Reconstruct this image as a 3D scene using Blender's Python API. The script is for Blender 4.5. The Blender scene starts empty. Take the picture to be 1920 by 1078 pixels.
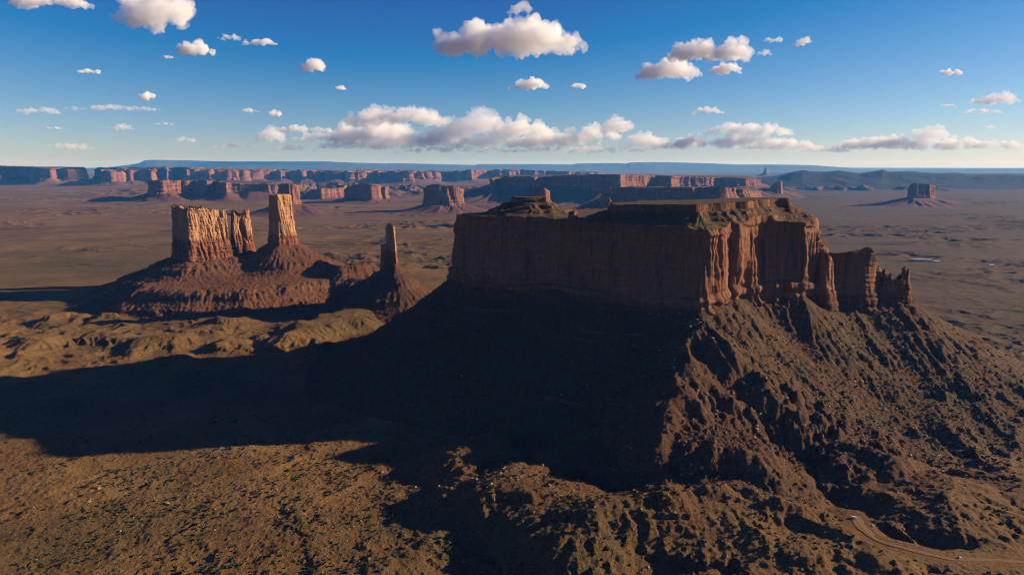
import bpy, bmesh, math, random, time
import numpy as np
from mathutils import Vector, Matrix
T0 = time.time()
sc = bpy.context.scene
COL = sc.collection

# ------------------------------------------------------------------ camera
PITCH = 10.23
CAMZ = 400.0
cam = bpy.data.objects.new("camera", bpy.data.cameras.new("camera"))
COL.objects.link(cam)
cam.location = (0, 0, CAMZ)
cam.rotation_euler = (math.radians(90 - PITCH), 0, 0)
cam.data.lens = 24; cam.data.sensor_width = 36
cam.data.clip_start = 1; cam.data.clip_end = 400000
sc.camera = cam

# ------------------------------------------------------------------ sky, sun, exposure
SUN_EL = math.radians(17.5); SUN_AZ = math.radians(10)      # azimuth from +x towards +y
w = bpy.data.worlds.new("World"); sc.world = w; w.use_nodes = True
wn = w.node_tree
bg = wn.nodes["Background"]
sky = wn.nodes.new("ShaderNodeTexSky"); sky.sky_type = 'NISHITA'; sky.sun_disc = False
sky.sun_elevation = SUN_EL; sky.sun_rotation = math.pi / 2 - SUN_AZ
sky.altitude = 1800; sky.air_density = 1.0; sky.dust_density = 0.3; sky.ozone_density = 2.0
SKY_S = 0.05
ma = wn.nodes.new("ShaderNodeVectorMath"); ma.operation = 'MULTIPLY_ADD'
ma.inputs[1].default_value = (1.137, 1.025, 1.025)
ma.inputs[2].default_value = (-2.000, -1.298, 0.084)
mx = wn.nodes.new("ShaderNodeVectorMath"); mx.operation = 'MAXIMUM'
mx.inputs[1].default_value = (0.28, 0.3, 0.5)
wn.links.new(sky.outputs[0], ma.inputs[0]); wn.links.new(ma.outputs[0], mx.inputs[0])
wn.links.new(mx.outputs[0], bg.inputs[0]); bg.inputs[1].default_value = SKY_S
sl = bpy.data.lights.new("sun", "SUN"); sl.energy = 5.0; sl.angle = math.radians(.5); sl.color = (1, .80, .56)
sun = bpy.data.objects.new("sun", sl); COL.objects.link(sun)
SD = Vector((math.cos(SUN_AZ) * math.cos(SUN_EL), math.sin(SUN_AZ) * math.cos(SUN_EL), math.sin(SUN_EL)))
sun.rotation_euler = SD.to_track_quat('Z', 'Y').to_euler()
vs = sc.view_settings
vs.view_transform = 'Standard'; vs.look = 'None'; vs.exposure = 1.0; vs.gamma = 1.0
sc.cycles.use_denoising = True; sc.cycles.filter_width = 1.0
sc.cycles.max_bounces = 36; sc.cycles.diffuse_bounces = 1; sc.cycles.volume_bounces = 32
sc.cycles.transparent_max_bounces = 16

# ------------------------------------------------------------------ picture -> place helpers
_cp, _sp = math.cos(math.radians(PITCH)), math.sin(math.radians(PITCH))
def ray(px, py):
    dx = (px - 960) / 1280; dy = (py - 539) / 1280
    return dx, _cp - dy * _sp, -_sp - dy * _cp
def P(px, py, z=0.0):                     # point of the place at height z
    x, y, k = ray(px, py); s = (z - CAMZ) / k
    return (x * s, y * s)
def PD(px, py, D):                        # point at forward distance D
    x, y, k = ray(px, py); s = D / y
    return (x * s, D, CAMZ + k * s)

# ------------------------------------------------------------------ noise
_rng = np.random.default_rng(7)
_PERM = _rng.permutation(4096).astype(np.int32)
_ANG = _rng.random(4096) * 2 * np.pi
_GX = np.cos(_ANG).astype(np.float32); _GY = np.sin(_ANG).astype(np.float32)
def pn(x, y, seed=0):
    x = np.asarray(x, np.float64) + seed * 17.31; y = np.asarray(y, np.float64) - seed * 9.77
    xf = np.floor(x); yf = np.floor(y)
    u = (x - xf).astype(np.float32); v = (y - yf).astype(np.float32)
    xi = xf.astype(np.int64) & 4095; yi = yf.astype(np.int64) & 4095
    x1 = (xi + 1) & 4095; y1 = (yi + 1) & 4095
    a = _PERM[xi]; b = _PERM[x1]
    h00 = _PERM[(a + yi) & 4095]; h10 = _PERM[(b + yi) & 4095]
    h01 = _PERM[(a + y1) & 4095]; h11 = _PERM[(b + y1) & 4095]
    n00 = _GX[h00] * u + _GY[h00] * v
    n10 = _GX[h10] * (u - 1) + _GY[h10] * v
    n01 = _GX[h01] * u + _GY[h01] * (v - 1)
    n11 = _GX[h11] * (u - 1) + _GY[h11] * (v - 1)
    fu = u * u * u * (u * (u * 6 - 15) + 10); fv = v * v * v * (v * (v * 6 - 15) + 10)
    return (n00 + fu * (n10 - n00) + fv * (n01 + fu * (n11 - n01) - n00 - fu * (n10 - n00))) * 1.5
def fbm(x, y, o=4, seed=0, g=.5):
    s = 0; a = 1; t = 0
    for i in range(o):
        s = s + a * pn(x, y, seed + i * 3); t += a; a *= g; x = x * 2.03 + 5.1; y = y * 2.03 + 1.7
    return s / t
def ridge(x, y, o=4, seed=0, g=.5):      # 0..1, sharp crests at 1
    s = 0; a = 1; t = 0
    for i in range(o):
        s = s + a * (1 - np.minimum(1, 2.2 * np.abs(pn(x, y, seed + i * 3)))); t += a; a *= g
        x = x * 2.07 + 3.3; y = y * 2.07 + 7.9
    return s / t
def sstep(a, b, x):
    t = np.clip((x - a) / (b - a), 0, 1); return t * t * (3 - 2 * t)

# ------------------------------------------------------------------ polygons
def poly_dist(X, Y, poly, closed=True):
    """signed distance (negative inside) and the closest point"""
    best = np.full(X.shape, 1e18); cx = np.zeros(X.shape); cy = np.zeros(X.shape)
    inside = np.zeros(X.shape, bool)
    n = len(poly)
    for i in range(n if closed else n - 1):
        ax, ay = poly[i][:2]; bx, by = poly[(i + 1) % n][:2]
        ex, ey = bx - ax, by - ay
        L = ex * ex + ey * ey + 1e-9
        t = np.clip(((X - ax) * ex + (Y - ay) * ey) / L, 0, 1)
        qx = ax + t * ex; qy = ay + t * ey
        d = (X - qx) ** 2 + (Y - qy) ** 2
        m = d < best
        best = np.where(m, d, best); cx = np.where(m, qx, cx); cy = np.where(m, qy, cy)
        if closed and abs(ey) > 1e-9:
            c = ((ay > Y) != (by > Y)) & (X < ex * (Y - ay) / ey + ax)
            inside ^= c
    d = np.sqrt(best)
    if closed: d = np.where(inside, -d, d)
    return d, cx, cy
def smooth_poly(poly, ds, rounds=2):
    """even resampling of a closed outline with rounded corners"""
    p = np.array(poly, float)
    for _ in range(rounds):
        q = np.roll(p, -1, 0); a = p * .8 + q * .2; b = p * .2 + q * .8
        p = np.stack([a, b], 1).reshape(-1, p.shape[1])
    q = np.vstack([p, p[:1]]); seg = np.hypot(*(np.diff(q[:, :2], axis=0).T)); s = np.concatenate([[0], np.cumsum(seg)])
    n = max(12, int(s[-1] / ds)); t = np.arange(n) * s[-1] / n
    return np.stack([np.interp(t, s, q[:, k]) for k in range(p.shape[1])], 1), s[-1]
def area(poly):
    p = np.array(poly)[:, :2]; q = np.roll(p, -1, 0)
    return .5 * np.sum(p[:, 0] * q[:, 1] - q[:, 0] * p[:, 1])

# ------------------------------------------------------------------ objects
def link_mesh(name, V, F, mat, parent=None, smooth=True, attrs=None):
    me = bpy.data.meshes.new(name)
    V = np.asarray(V, np.float32); F = np.asarray(F, np.int32)
    me.vertices.add(len(V)); me.vertices.foreach_set("co", V.ravel())
    k = F.shape[1]
    me.loops.add(F.size); me.loops.foreach_set("vertex_index", F.ravel())
    me.polygons.add(len(F)); me.polygons.foreach_set("loop_start", np.arange(0, F.size, k, dtype=np.int32))
    me.polygons.foreach_set("use_smooth", np.full(len(F), smooth))
    if attrs:
        for an, av in attrs.items():
            a = me.attributes.new(an, 'FLOAT', 'POINT'); a.data.foreach_set("value", np.asarray(av, np.float32))
    me.update(calc_edges=True)
    me.materials.append(mat)
    o = bpy.data.objects.new(name, me); COL.objects.link(o)
    if parent is not None:
        o.parent = parent; o.matrix_parent_inverse = Matrix.Translation(-Vector(parent.location))
    return o
def thing(name, label, cat, loc, group=None):
    o = bpy.data.objects.new(name, None); COL.objects.link(o); o.location = loc
    o.empty_display_size = 10
    o["label"] = label; o["category"] = cat
    if group: o["group"] = group
    return o
def tag(o, label, cat, group=None):
    o["label"] = label; o["category"] = cat
    if group: o["group"] = group
    return o
def grid_faces(nu, nv, wrap=False):
    iu = np.arange(nu if wrap else nu - 1); iv = np.arange(nv - 1)
    a = (iv[:, None] * nu + iu[None, :]); b = (iv[:, None] * nu + ((iu + 1) % nu)[None, :])
    return np.stack([a, b, b + nu, a + nu], -1).reshape(-1, 4)

# ------------------------------------------------------------------ materials
class N:
    def __init__(s, name):
        s.m = bpy.data.materials.new(name); s.m.use_nodes = True; s.t = s.m.node_tree
        s.b = s.t.nodes["Principled BSDF"]
        s.b.inputs["Roughness"].default_value = .95; s.b.inputs["Specular IOR Level"].default_value = .12
        g = s.t.nodes.new("ShaderNodeNewGeometry"); s.pos = g.outputs["Position"]
        s.nrm = g.outputs["True Normal"] if "True Normal" in g.outputs else g.outputs["Normal"]
        sx = s.t.nodes.new("ShaderNodeSeparateXYZ"); s.t.links.new(s.pos, sx.inputs[0]); s.x, s.y, s.z = sx.outputs
        sn = s.t.nodes.new("ShaderNodeSeparateXYZ"); s.t.links.new(g.outputs["Normal"], sn.inputs[0]); s.nz = sn.outputs[2]
    def _in(s, sock, v):
        if isinstance(v, bpy.types.NodeSocket): s.t.links.new(v, sock)
        elif isinstance(v, (tuple, list)) and len(v) == 3 and sock.type == 'RGBA': sock.default_value = (*v, 1)
        else: sock.default_value = v
    def math(s, op, a, b=0.0, c=None, clamp=False):
        n = s.t.nodes.new("ShaderNodeMath"); n.operation = op; n.use_clamp = clamp
        s._in(n.inputs[0], a); s._in(n.inputs[1], b)
        if c is not None: s._in(n.inputs[2], c)
        return n.outputs[0]
    def scale(s, v, sx, sy, sz):
        n = s.t.nodes.new("ShaderNodeVectorMath"); n.operation = 'MULTIPLY'
        s._in(n.inputs[0], v); n.inputs[1].default_value = (sx, sy, sz); return n.outputs[0]
    def comb(s, x, y, z):
        n = s.t.nodes.new("ShaderNodeCombineXYZ"); s._in(n.inputs[0], x); s._in(n.inputs[1], y); s._in(n.inputs[2], z); return n.outputs[0]
    def noise(s, v, scale=1.0, det=4, rough=.55, dist=0.0):
        n = s.t.nodes.new("ShaderNodeTexNoise"); s._in(n.inputs["Vector"], v)
        n.inputs["Scale"].default_value = scale; n.inputs["Detail"].default_value = det
        n.inputs["Roughness"].default_value = rough; n.inputs["Distortion"].default_value = dist
        return n.outputs[0]
    def voro(s, v, scale=1.0, feat='F1', out="Distance", rnd=1.0):
        n = s.t.nodes.new("ShaderNodeTexVoronoi"); n.feature = feat; s._in(n.inputs["Vector"], v)
        n.inputs["Scale"].default_value = scale; n.inputs["Randomness"].default_value = rnd
        return n.outputs[out]
    def rng(s, v, a, b, c=0.0, d=1.0):
        n = s.t.nodes.new("ShaderNodeMapRange"); s._in(n.inputs[0], v)
        n.inputs[1].default_value = a; n.inputs[2].default_value = b; n.inputs[3].default_value = c; n.inputs[4].default_value = d
        return n.outputs[0]
    def mix(s, f, a, b, mode='MIX'):
        n = s.t.nodes.new("ShaderNodeMix"); n.data_type = 'RGBA'; n.blend_type = mode
        s._in(n.inputs[0], f); s._in(n.inputs[6], a); s._in(n.inputs[7], b); return n.outputs[2]
    def attr(s, name):
        n = s.t.nodes.new("ShaderNodeAttribute"); n.attribute_name = name; return n.outputs["Fac"]
    def bump(s, h, dist, strength=1.0, normal=None):
        n = s.t.nodes.new("ShaderNodeBump"); s._in(n.inputs["Height"], h)
        n.inputs["Distance"].default_value = dist; n.inputs["Strength"].default_value = strength
        if normal is not None: s._in(n.inputs["Normal"], normal)
        return n.outputs[0]
    def done(s, col, normal=None, alb=1.0):
        if alb != 1.0: col = s.mix(1.0, col, (alb,) * 3, "MULTIPLY")
        s._in(s.b.inputs["Base Color"], col)
        if normal is not None: s._in(s.b.inputs["Normal"], normal)
        return s.m

def rock_mat(name, hi, lo, zs, band=8.0, top=(.16, .10, .05), k=1.0, veg=.5, streak=.55):
    """sandstone cliff: pale massive wall above zs, thin bedded dark red shale below, varnish streaks, dusty ledges"""
    n = N(name)
    warp = n.math('MULTIPLY_ADD', n.noise(n.pos, .012 / k, 3), 26.0 * k, n.z)
    low = n.rng(warp, zs + 13 * k - 7 * k, zs + 13 * k + 7 * k, 1, 0)
    bed = n.noise(n.comb(n.math('MULTIPLY', n.x, .004 / k), n.math('MULTIPLY', n.y, .004 / k), n.math('MULTIPLY', n.z, 1 / (band * k))), 3.0, 4, .65)
    big = n.noise(n.pos, .02 / k, 4, .6)
    c_hi = n.mix(n.rng(big, .35, .65), hi, tuple(v * .78 for v in hi))
    c_hi = n.mix(n.rng(bed, .42, .6, 0, .65), c_hi, tuple(v * u for v, u in zip(hi, (.72, .62, .58))))
    c_lo = n.mix(n.rng(bed, .4, .6), lo, tuple(v * u for v, u in zip(lo, (.6, .52, .5))))
    c = n.mix(low, c_hi, c_lo)
    st = n.noise(n.scale(n.pos, .13 / k, .13 / k, .011 / k), 1.0, 5, .62)
    c = n.mix(n.rng(st, .50, .66, 0, streak), c, (.085, .04, .026))
    pale = n.noise(n.scale(n.pos, .2 / k, .2 / k, .02 / k), 1.0, 3, .5)
    c = n.mix(n.rng(pale, .56, .68, 0, .45), c, tuple(min(1, v * 1.35) for v in hi))
    # dusty, sparsely green ledges and tops
    flat = n.rng(n.nz, .55, .8)
    sp = n.noise(n.pos, .22, 3, .7)
    tc = n.mix(n.rng(sp, .5, .6, 0, veg), top, (.055, .065, .022))
    c = n.mix(flat, c, tc)
    h1 = n.noise(n.scale(n.pos, .35 / k, .35 / k, .12 / k), 1.0, 6, .65)
    h2 = n.math('MULTIPLY', bed, .8)
    h = n.math('ADD', h1, h2)
    return n.done(c, n.bump(h, 2.2 * k, .8), .52)

def soil_mat(name, red=(.32, .158, .046), pale=(.46, .27, .085), dark=(.15, .07, .024), talus=False):
    n = N(name)
    big = n.noise(n.pos, .0011, 5, .6, .6)
    mid = n.noise(n.pos, .008, 5, .62, .4)
    fin = n.noise(n.pos, .09, 5, .7)
    g = n.attr("veg")                                   # how green the place is, from plant cover
    c = n.mix(n.rng(mid, .38, .62), red, pale)
    c = n.mix(n.rng(big, .42, .6, 0, .8), c, dark if talus else (.24, .12, .05))
    st = n.noise(n.comb(n.math('MULTIPLY', n.x, .006), n.math('MULTIPLY', n.y, .006), n.math('MULTIPLY', n.z, .16)), 1.0, 4, .6)
    slope = n.rng(n.nz, .92, .72)
    c = n.mix(n.math('MULTIPLY', slope, n.rng(st, .42, .56)), c, (.175, .072, .042))
    c = n.mix(n.math('MULTIPLY', slope, n.rng(st, .60, .66, 0, .6)), c, (.33, .22, .15))
    c = n.mix(n.rng(fin, .35, .7, .35, 0), c, tuple(v * .5 for v in red))
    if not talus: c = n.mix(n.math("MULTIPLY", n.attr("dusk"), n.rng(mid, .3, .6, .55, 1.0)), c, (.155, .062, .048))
    if not talus: c = n.mix(n.math("MULTIPLY", n.attr("shale"), n.rng(fin, .3, .55, .45, 1.0)), c, (.20, .085, .036))
    green = n.mix(n.rng(n.noise(n.pos, .02, 4, .6), .4, .6), (.105, .086, .028), (.155, .122, .045))
    c = n.mix(n.math('MULTIPLY', g, n.rng(n.noise(n.pos, .035, 5, .72), .32, .58, .2, 1.0)), c, green)
    rub = n.noise(n.pos, .42, 3, .7)
    c = n.mix(n.rng(rub, .52, .68, 0, .6 if talus else .45), c, tuple(v * .35 for v in red)); c = n.mix(n.rng(rub, .44, .3, 0, .35), c, tuple(min(1, v * 1.25) for v in pale))
    # low scrub that is too small to model, and loose stones
    dots = n.voro(n.pos, .19, 'F1'); dsel = n.voro(n.pos, .19, 'F1', "Color")
    sep = n.t.nodes.new("ShaderNodeSeparateColor"); n.t.links.new(dsel, sep.inputs[0])
    dm = n.math('MULTIPLY', n.rng(dots, .38, .24), n.rng(sep.outputs[0], .45, .5))
    clump = n.noise(n.pos, .03, 3, .6)
    dm = n.math('MULTIPLY', n.math('MULTIPLY', dm, n.rng(g, .08, .45, .15, 1)), n.rng(clump, .38, .52))
    c = n.mix(n.math('MULTIPLY', dm, .85), c, (.045, .055, .022))
    st_ = n.voro(n.pos, .42, 'F1'); ssel = n.voro(n.pos, .42, 'F1', "Color")
    sp2 = n.t.nodes.new("ShaderNodeSeparateColor"); n.t.links.new(ssel, sp2.inputs[0])
    sm = n.math('MULTIPLY', n.rng(st_, .34, .24), n.rng(sp2.outputs[1], .9 if not talus else .8, .93 if not talus else .84))
    c = n.mix(n.math('MULTIPLY', sm, .7), c, (.42, .30, .20))
    hb = n.math('ADD', n.math('MULTIPLY', n.noise(n.pos, .3, 5, .75), 1.6), n.math('MULTIPLY', dm, .6))
    hb = n.math('ADD', hb, n.math('MULTIPLY', sm, .7))
    return n.done(c, n.bump(hb, 2.6, 1.0), .55)

M_ground = soil_mat("desert_soil")
M_talus = soil_mat("talus_debris", (.215, .088, .036), (.265, .135, .06), (.13, .054, .025), talus=True)
M_talus_red = soil_mat("red_shale_debris", (.29, .11, .043), (.33, .155, .065), (.18, .072, .03), talus=True)
M_castle = rock_mat("orange_sandstone", (.68, .37, .18), (.37, .135, .06), 175, 7, streak=.4)
M_main = rock_mat("red_sandstone", (.43, .18, .08), (.24, .076, .032), 175, 9, top=(.18, .11, .05), veg=.5, streak=.7)
M_far = rock_mat("far_red_sandstone", (.44, .20, .125), (.30, .13, .085), 60, 26, top=(.20, .12, .07), k=3.0, veg=.2)
M_hill_shaded = soil_mat("shaded_hill_soil", (.03, .026, .03), (.04, .034, .036), (.022, .02, .026), talus=True)  # cloud shade over the right-hand hills, put into the soil colour
M_hill_pale = soil_mat("pale_hill_soil", (.13, .10, .085), (.17, .135, .115), (.10, .08, .07), talus=True)
M_far_soil = soil_mat("far_talus_soil", (.26, .115, .075), (.29, .14, .09), (.20, .085, .058), talus=True)

# ------------------------------------------------------------------ rock formations: plans
# plan vertex: (px, D, y_top, y_cliffbase) -> (x, y, z_cliffbase, z_top)
def plan(rows):
    out = []
    for px, D, yt, yb in rows:
        a = PD(px, yt, D); b = PD(px, yb, D)
        out.append((a[0], D, b[2], a[2]))
    return out
main_plan = plan([
    (851, 1322, 402, 524), (880, 1290, 402, 528), (960, 1240, 404, 536), (1020, 1215, 407, 545), (1080, 1180, 411, 560),
    (1110, 1160, 413, 572), (1150, 1130, 416, 584), (1200, 1108, 419, 590), (1262, 1080, 424, 594), (1300, 1052, 428, 596), (1328, 1042, 431, 598),
    (1350, 1052, 428, 594), (1372, 1084, 424, 580), (1392, 1096, 421, 574), (1404, 1128, 416, 566), (1425, 1140, 414, 562),
    (1462, 1150, 413, 560), (1490, 1152, 414, 558), (1508, 1148, 416, 557), (1528, 1170, 424, 556), (1542, 1215, 432, 552), (1546, 1275, 425, 540)])
_b = [(540, 1360, 170, 300), (430, 1440, 165, 305), (300, 1500, 165, 305), (110, 1490, 165, 305), (0, 1420, 170, 305), (-112, 1375, 175, 305)]
main_plan = main_plan + _b

MAIN_TALUS_TOP = 178.0
PRIMS = []      # the loose slopes under each cliff
def prim(owner, poly, top, W, p=1.5, A=(6, 3), lam=(40, 16), fade=1.0, seed=0, base=None):
    PRIMS.append(dict(owner=owner, poly=[tuple(q[:2]) for q in poly], top=top, W=W, p=p, A=A, lam=lam, seed=seed, base=base))
def img_poly(pts, z): return [P(a, b, z) for a, b in pts]

castle_plan = plan([(320, 2118, 388, 498), (333, 2085, 384, 497), (347, 2062, 392, 492), (356, 2068, 391, 488), (375, 2090, 391, 484), (392, 2112, 390, 481),
    (402, 2126, 393, 480), (411, 2140, 402, 479), (419, 2146, 404, 478), (428, 2156, 412, 478), (423, 2185, 405, 470), (390, 2215, 388, 468), (350, 2205, 386, 470), (325, 2165, 386, 480)])
twin_plan = plan([(431, 2268, 397, 480), (434, 2250, 394, 482), (447, 2266, 396, 483), (450, 2276, 418, 483), (454, 2272, 398, 484), (460, 2278, 387, 484), (467, 2290, 390, 480),
    (468, 2310, 392, 472), (452, 2312, 415, 470), (436, 2298, 397, 472)])
tower_plan = plan([(502, 2232, 366, 464), (508, 2205, 366, 464), (519, 2185, 364, 460), (532, 2200, 363, 454), (546, 2222, 364, 450), (548, 2250, 366, 448), (530, 2268, 366, 450), (506, 2262, 366, 455)])
spire_plan = plan([(719, 1824, 424, 500), (724, 1812, 418, 501), (731, 1806, 417, 500), (737, 1800, 423, 498), (741, 1800, 425, 497), (744, 1812, 425, 492), (740, 1828, 420, 490), (728, 1836, 424, 492)])

FAR = {}
def far(key, rows): FAR[key] = plan(rows); return FAR[key]
far("butte_d", [(520, 5620, 346, 384), (530, 5540, 345, 387), (545, 5520, 344, 386), (563, 5600, 347, 382), (560, 5740, 348, 378), (525, 5760, 346, 378)])
far("butte_f", [(792, 5960, 358, 386), (797, 5900, 350, 387), (808, 5850, 346, 387), (822, 5830, 345, 387), (832, 5870, 348, 386), (845, 5860, 348, 385), (862, 5900, 350, 384), (870, 5980, 356, 383), (860, 6100, 350, 380), (810, 6100, 346, 380)])
far("butte_e", [(642, 7400, 362, 376), (655, 7280, 348, 377), (675, 7200, 344, 377), (700, 7180, 345, 376), (712, 7260, 346, 374), (716, 7360, 350, 373), (722, 7330, 350, 373), (729, 7400, 352, 372), (726, 7560, 352, 370), (650, 7600, 348, 370)])
far("hump_e", [(568, 8000, 368, 374), (585, 7850, 358, 375), (600, 7800, 352, 375), (612, 7900, 354, 373), (640, 8050, 352, 371), (650, 8300, 346, 368), (600, 8400, 350, 368)])
far("mesa_c", [(283, 7650, 340, 362), (290, 7560, 338, 364), (314, 7540, 338, 364), (322, 7700, 338, 360), (345, 7800, 338, 360), (372, 7900, 338, 358), (385, 7760, 338, 360), (402, 7880, 340, 358),
    (418, 7720, 341, 361), (424, 7640, 344, 366), (432, 7760, 343, 362), (450, 7850, 344, 362), (470, 7800, 345, 364), (500, 7850, 345, 363), (522, 7950, 346, 360), (524, 8500, 342, 355), (400, 8700, 337, 352), (285, 8400, 337, 352)])
far("mesa_a", [(-90, 14200, 309, 336), (-20, 13800, 310, 337), (4, 13900, 311, 336), (14, 14400, 313, 334), (45, 14600, 315, 333), (88, 13500, 316, 338), (100, 13900, 317, 334), (114, 14100, 316, 333), (132, 14000, 317, 333), (134, 15500, 317, 331), (60, 17500, 312, 328), (-90, 17000, 309, 328)])
far("mesa_b", [(184, 13400, 321, 340), (195, 13000, 319, 342), (220, 12900, 320, 343), (228, 13300, 319, 341), (248, 13100, 318, 343), (262, 13500, 317, 340), (280, 13300, 316, 341), (300, 13900, 315, 338), (312, 13500, 315, 341), (335, 14000, 315, 337),
    (360, 13600, 316, 339), (372, 14200, 316, 337), (400, 13600, 317, 339), (412, 14200, 317, 336), (440, 13800, 318, 339), (455, 14400, 318, 336), (490, 14000, 318, 337), (500, 14800, 319, 335), (495, 17500, 316, 330), (300, 18000, 313, 328), (190, 16500, 316, 330)])
far("mesa_b2", [(500, 14600, 319, 336), (530, 14300, 319, 337), (540, 14900, 319, 335), (575, 14300, 319, 336), (590, 15000, 320, 334), (628, 14200, 320, 338), (640, 14900, 320, 335), (668, 14200, 320, 337), (690, 14800, 321, 335), (735, 14100, 321, 338), (760, 14000, 321, 338), (768, 14300, 321, 337),
    (800, 14700, 321, 334), (810, 15100, 322, 334), (808, 17500, 320, 330), (650, 18500, 318, 328), (500, 18000, 317, 329)])
far("mesa_g", [(806, 16200, 324, 336), (835, 15600, 322, 338), (860, 15400, 320, 338), (885, 15200, 318, 339), (892, 15500, 318, 337), (904, 15600, 318, 337), (912, 16200, 319, 336), (945, 16000, 318, 336), (990, 16500, 318, 335), (1040, 16500, 320, 335), (1130, 17500, 325, 332), (1120, 20500, 323, 329), (830, 20000, 320, 330)])
far("mesa_h", [(915, 7520, 336, 356), (921, 7480, 334, 357), (929, 7520, 335, 356), (932, 7640, 338, 354), (940, 7580, 331, 356), (985, 7400, 330, 355), (1006, 7380, 332, 355), (1012, 7480, 331, 354), (1060, 7250, 328, 353), (1120, 7080, 327, 353), (1166, 6900, 327, 354), (1172, 7100, 327, 353),
    (1200, 7350, 328, 352), (1228, 7700, 329, 350), (1260, 7550, 330, 352), (1268, 7700, 330, 352), (1277, 7950, 331, 350), (1330, 8050, 332, 350), (1345, 8250, 333, 349), (1392, 8250, 334, 352), (1410, 8330, 336, 354), (1427, 8600, 338, 352), (1424, 9800, 338, 348), (1200, 10500, 326, 342), (930, 9500, 328, 344)])
far("mesa_k", [(1128, 5350, 363, 372), (1142, 5150, 353, 374), (1170, 5060, 350, 376), (1210, 5020, 351, 377), (1260, 4990, 351, 378), (1330, 4960, 351, 378), (1365, 4930, 351, 379), (1384, 5000, 352, 377), (1405, 5100, 355, 376), (1421, 5300, 360, 374), (1415, 5700, 354, 370), (1280, 5900, 349, 366), (1150, 5800, 350, 366)])
far("butte_i", [(1000, 4550, 358, 382), (1004, 4500, 354, 384), (1018, 4480, 352, 384), (1027, 4500, 354, 383), (1032, 4560, 358, 382), (1030, 4640, 356, 380), (1004, 4640, 356, 380)])
far("pin_i", [(994, 4540, 363, 384), (996, 4528, 361, 384), (998, 4540, 363, 384), (996, 4552, 362, 384)])
far("pin_j", [(1132, 3060, 384, 400), (1134, 3040, 380, 401), (1138, 3036, 378, 401), (1141, 3030, 369, 402), (1145, 3032, 372, 402), (1150, 3050, 388, 400), (1148, 3070, 382, 398), (1136, 3080, 380, 398)])
far("butte_m", [(1440, 8420, 356, 366), (1447, 8330, 346, 368), (1456, 8280, 341, 368), (1462, 8260, 339, 368), (1467, 8300, 340, 367), (1469, 8400, 344, 365), (1464, 8500, 341, 363), (1446, 8520, 350, 363)])
far("butte_n", [(1703, 6900, 352, 372), (1707, 6830, 345, 373), (1714, 6780, 343, 374), (1726, 6790, 344, 373), (1737, 6800, 345, 373), (1751, 6830, 347, 372), (1754, 6920, 352, 370), (1748, 7030, 347, 368), (1712, 7040, 344, 368)])
far("pin_l", [(1429, 22700, 320, 326), (1433, 22500, 315, 327), (1437, 22450, 314, 327), (1442, 22500, 319, 327), (1444, 22700, 322, 326), (1438, 22850, 315, 325)])

OWN = ["main", "castle", "twin", "tower", "spire"] + list(FAR.keys()) + ["hills_far", "hills_right", "hills_blue"]
OID = {k: i for i, k in enumerate(OWN)}
def tops(pl, off=0): return float(np.mean([q[2] for q in pl])) + off

prim("main", main_plan, 180, 310, 1.5, (4, 5), (60, 13), seed=3)
prim("main", plan([(1545, 1208, 470, 556), (1600, 1198, 470, 562), (1650, 1206, 500, 565), (1705, 1210, 500, 568), (1706, 1228, 500, 566), (1640, 1232, 480, 562), (1548, 1240, 466, 552)]), 168, 330, 1.45, (5, 5), (52, 13), seed=13)
prim("castle", castle_plan, tops(castle_plan, 5), 300, 1.22, (5, 4.5), (38, 12), seed=5)
prim("twin", twin_plan, tops(twin_plan, 2), 260, 1.25, (5, 4), (36, 12), seed=6)
prim("tower", tower_plan, tops(tower_plan, 4), 310, 1.35, (5, 4.5), (40, 12), seed=7)
prim("tower", [(*P(585, 470, 120),), (*P(640, 494, 105),), (*P(700, 505, 80),), (*P(640, 498, 100),)], 96, 150, 1.3, (9, 5), (40, 18), seed=8)
prim("castle", img_poly([(262, 545), (350, 549), (460, 546), (560, 537), (652, 521), (640, 508), (560, 505), (430, 505), (330, 516), (270, 530)], 60), 60, 95, .95, (3.5, 5), (46, 12), seed=4)
prim("spire", spire_plan, tops(spire_plan, 2), 175, 1.25, (3, 3.5), (34, 11), seed=9)
prim("spire", [P(650, 516, 70), P(720, 520, 78), P(722, 524, 76), P(660, 522, 68)], 66, 120, 1.2, (6, 4), (36, 15), seed=10)
for k, W, p in (("butte_d", 300, 1.5), ("butte_f", 260, 1.6), ("butte_e", 200, 1.4), ("hump_e", 170, 1.4), ("mesa_c", 230, 1.5), ("mesa_a", 420, 1.5), ("mesa_b", 420, 1.4), ("mesa_b2", 420, 1.4),
                ("mesa_g", 500, 1.3), ("mesa_h", 560, 1.5), ("mesa_k", 420, 1.3), ("butte_i", 260, 1.5), ("pin_i", 120, 1.5), ("pin_j", 160, 1.3), ("butte_m", 380, 2.0), ("butte_n", 430, 2.1), ("pin_l", 420, 1.9)):
    s_ = W / 300
    prim(k, FAR[k], tops(FAR[k], 3), W, p, (26 * s_, 12 * s_), (120 * s_, 50 * s_), seed=len(PRIMS) + 11)

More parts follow.
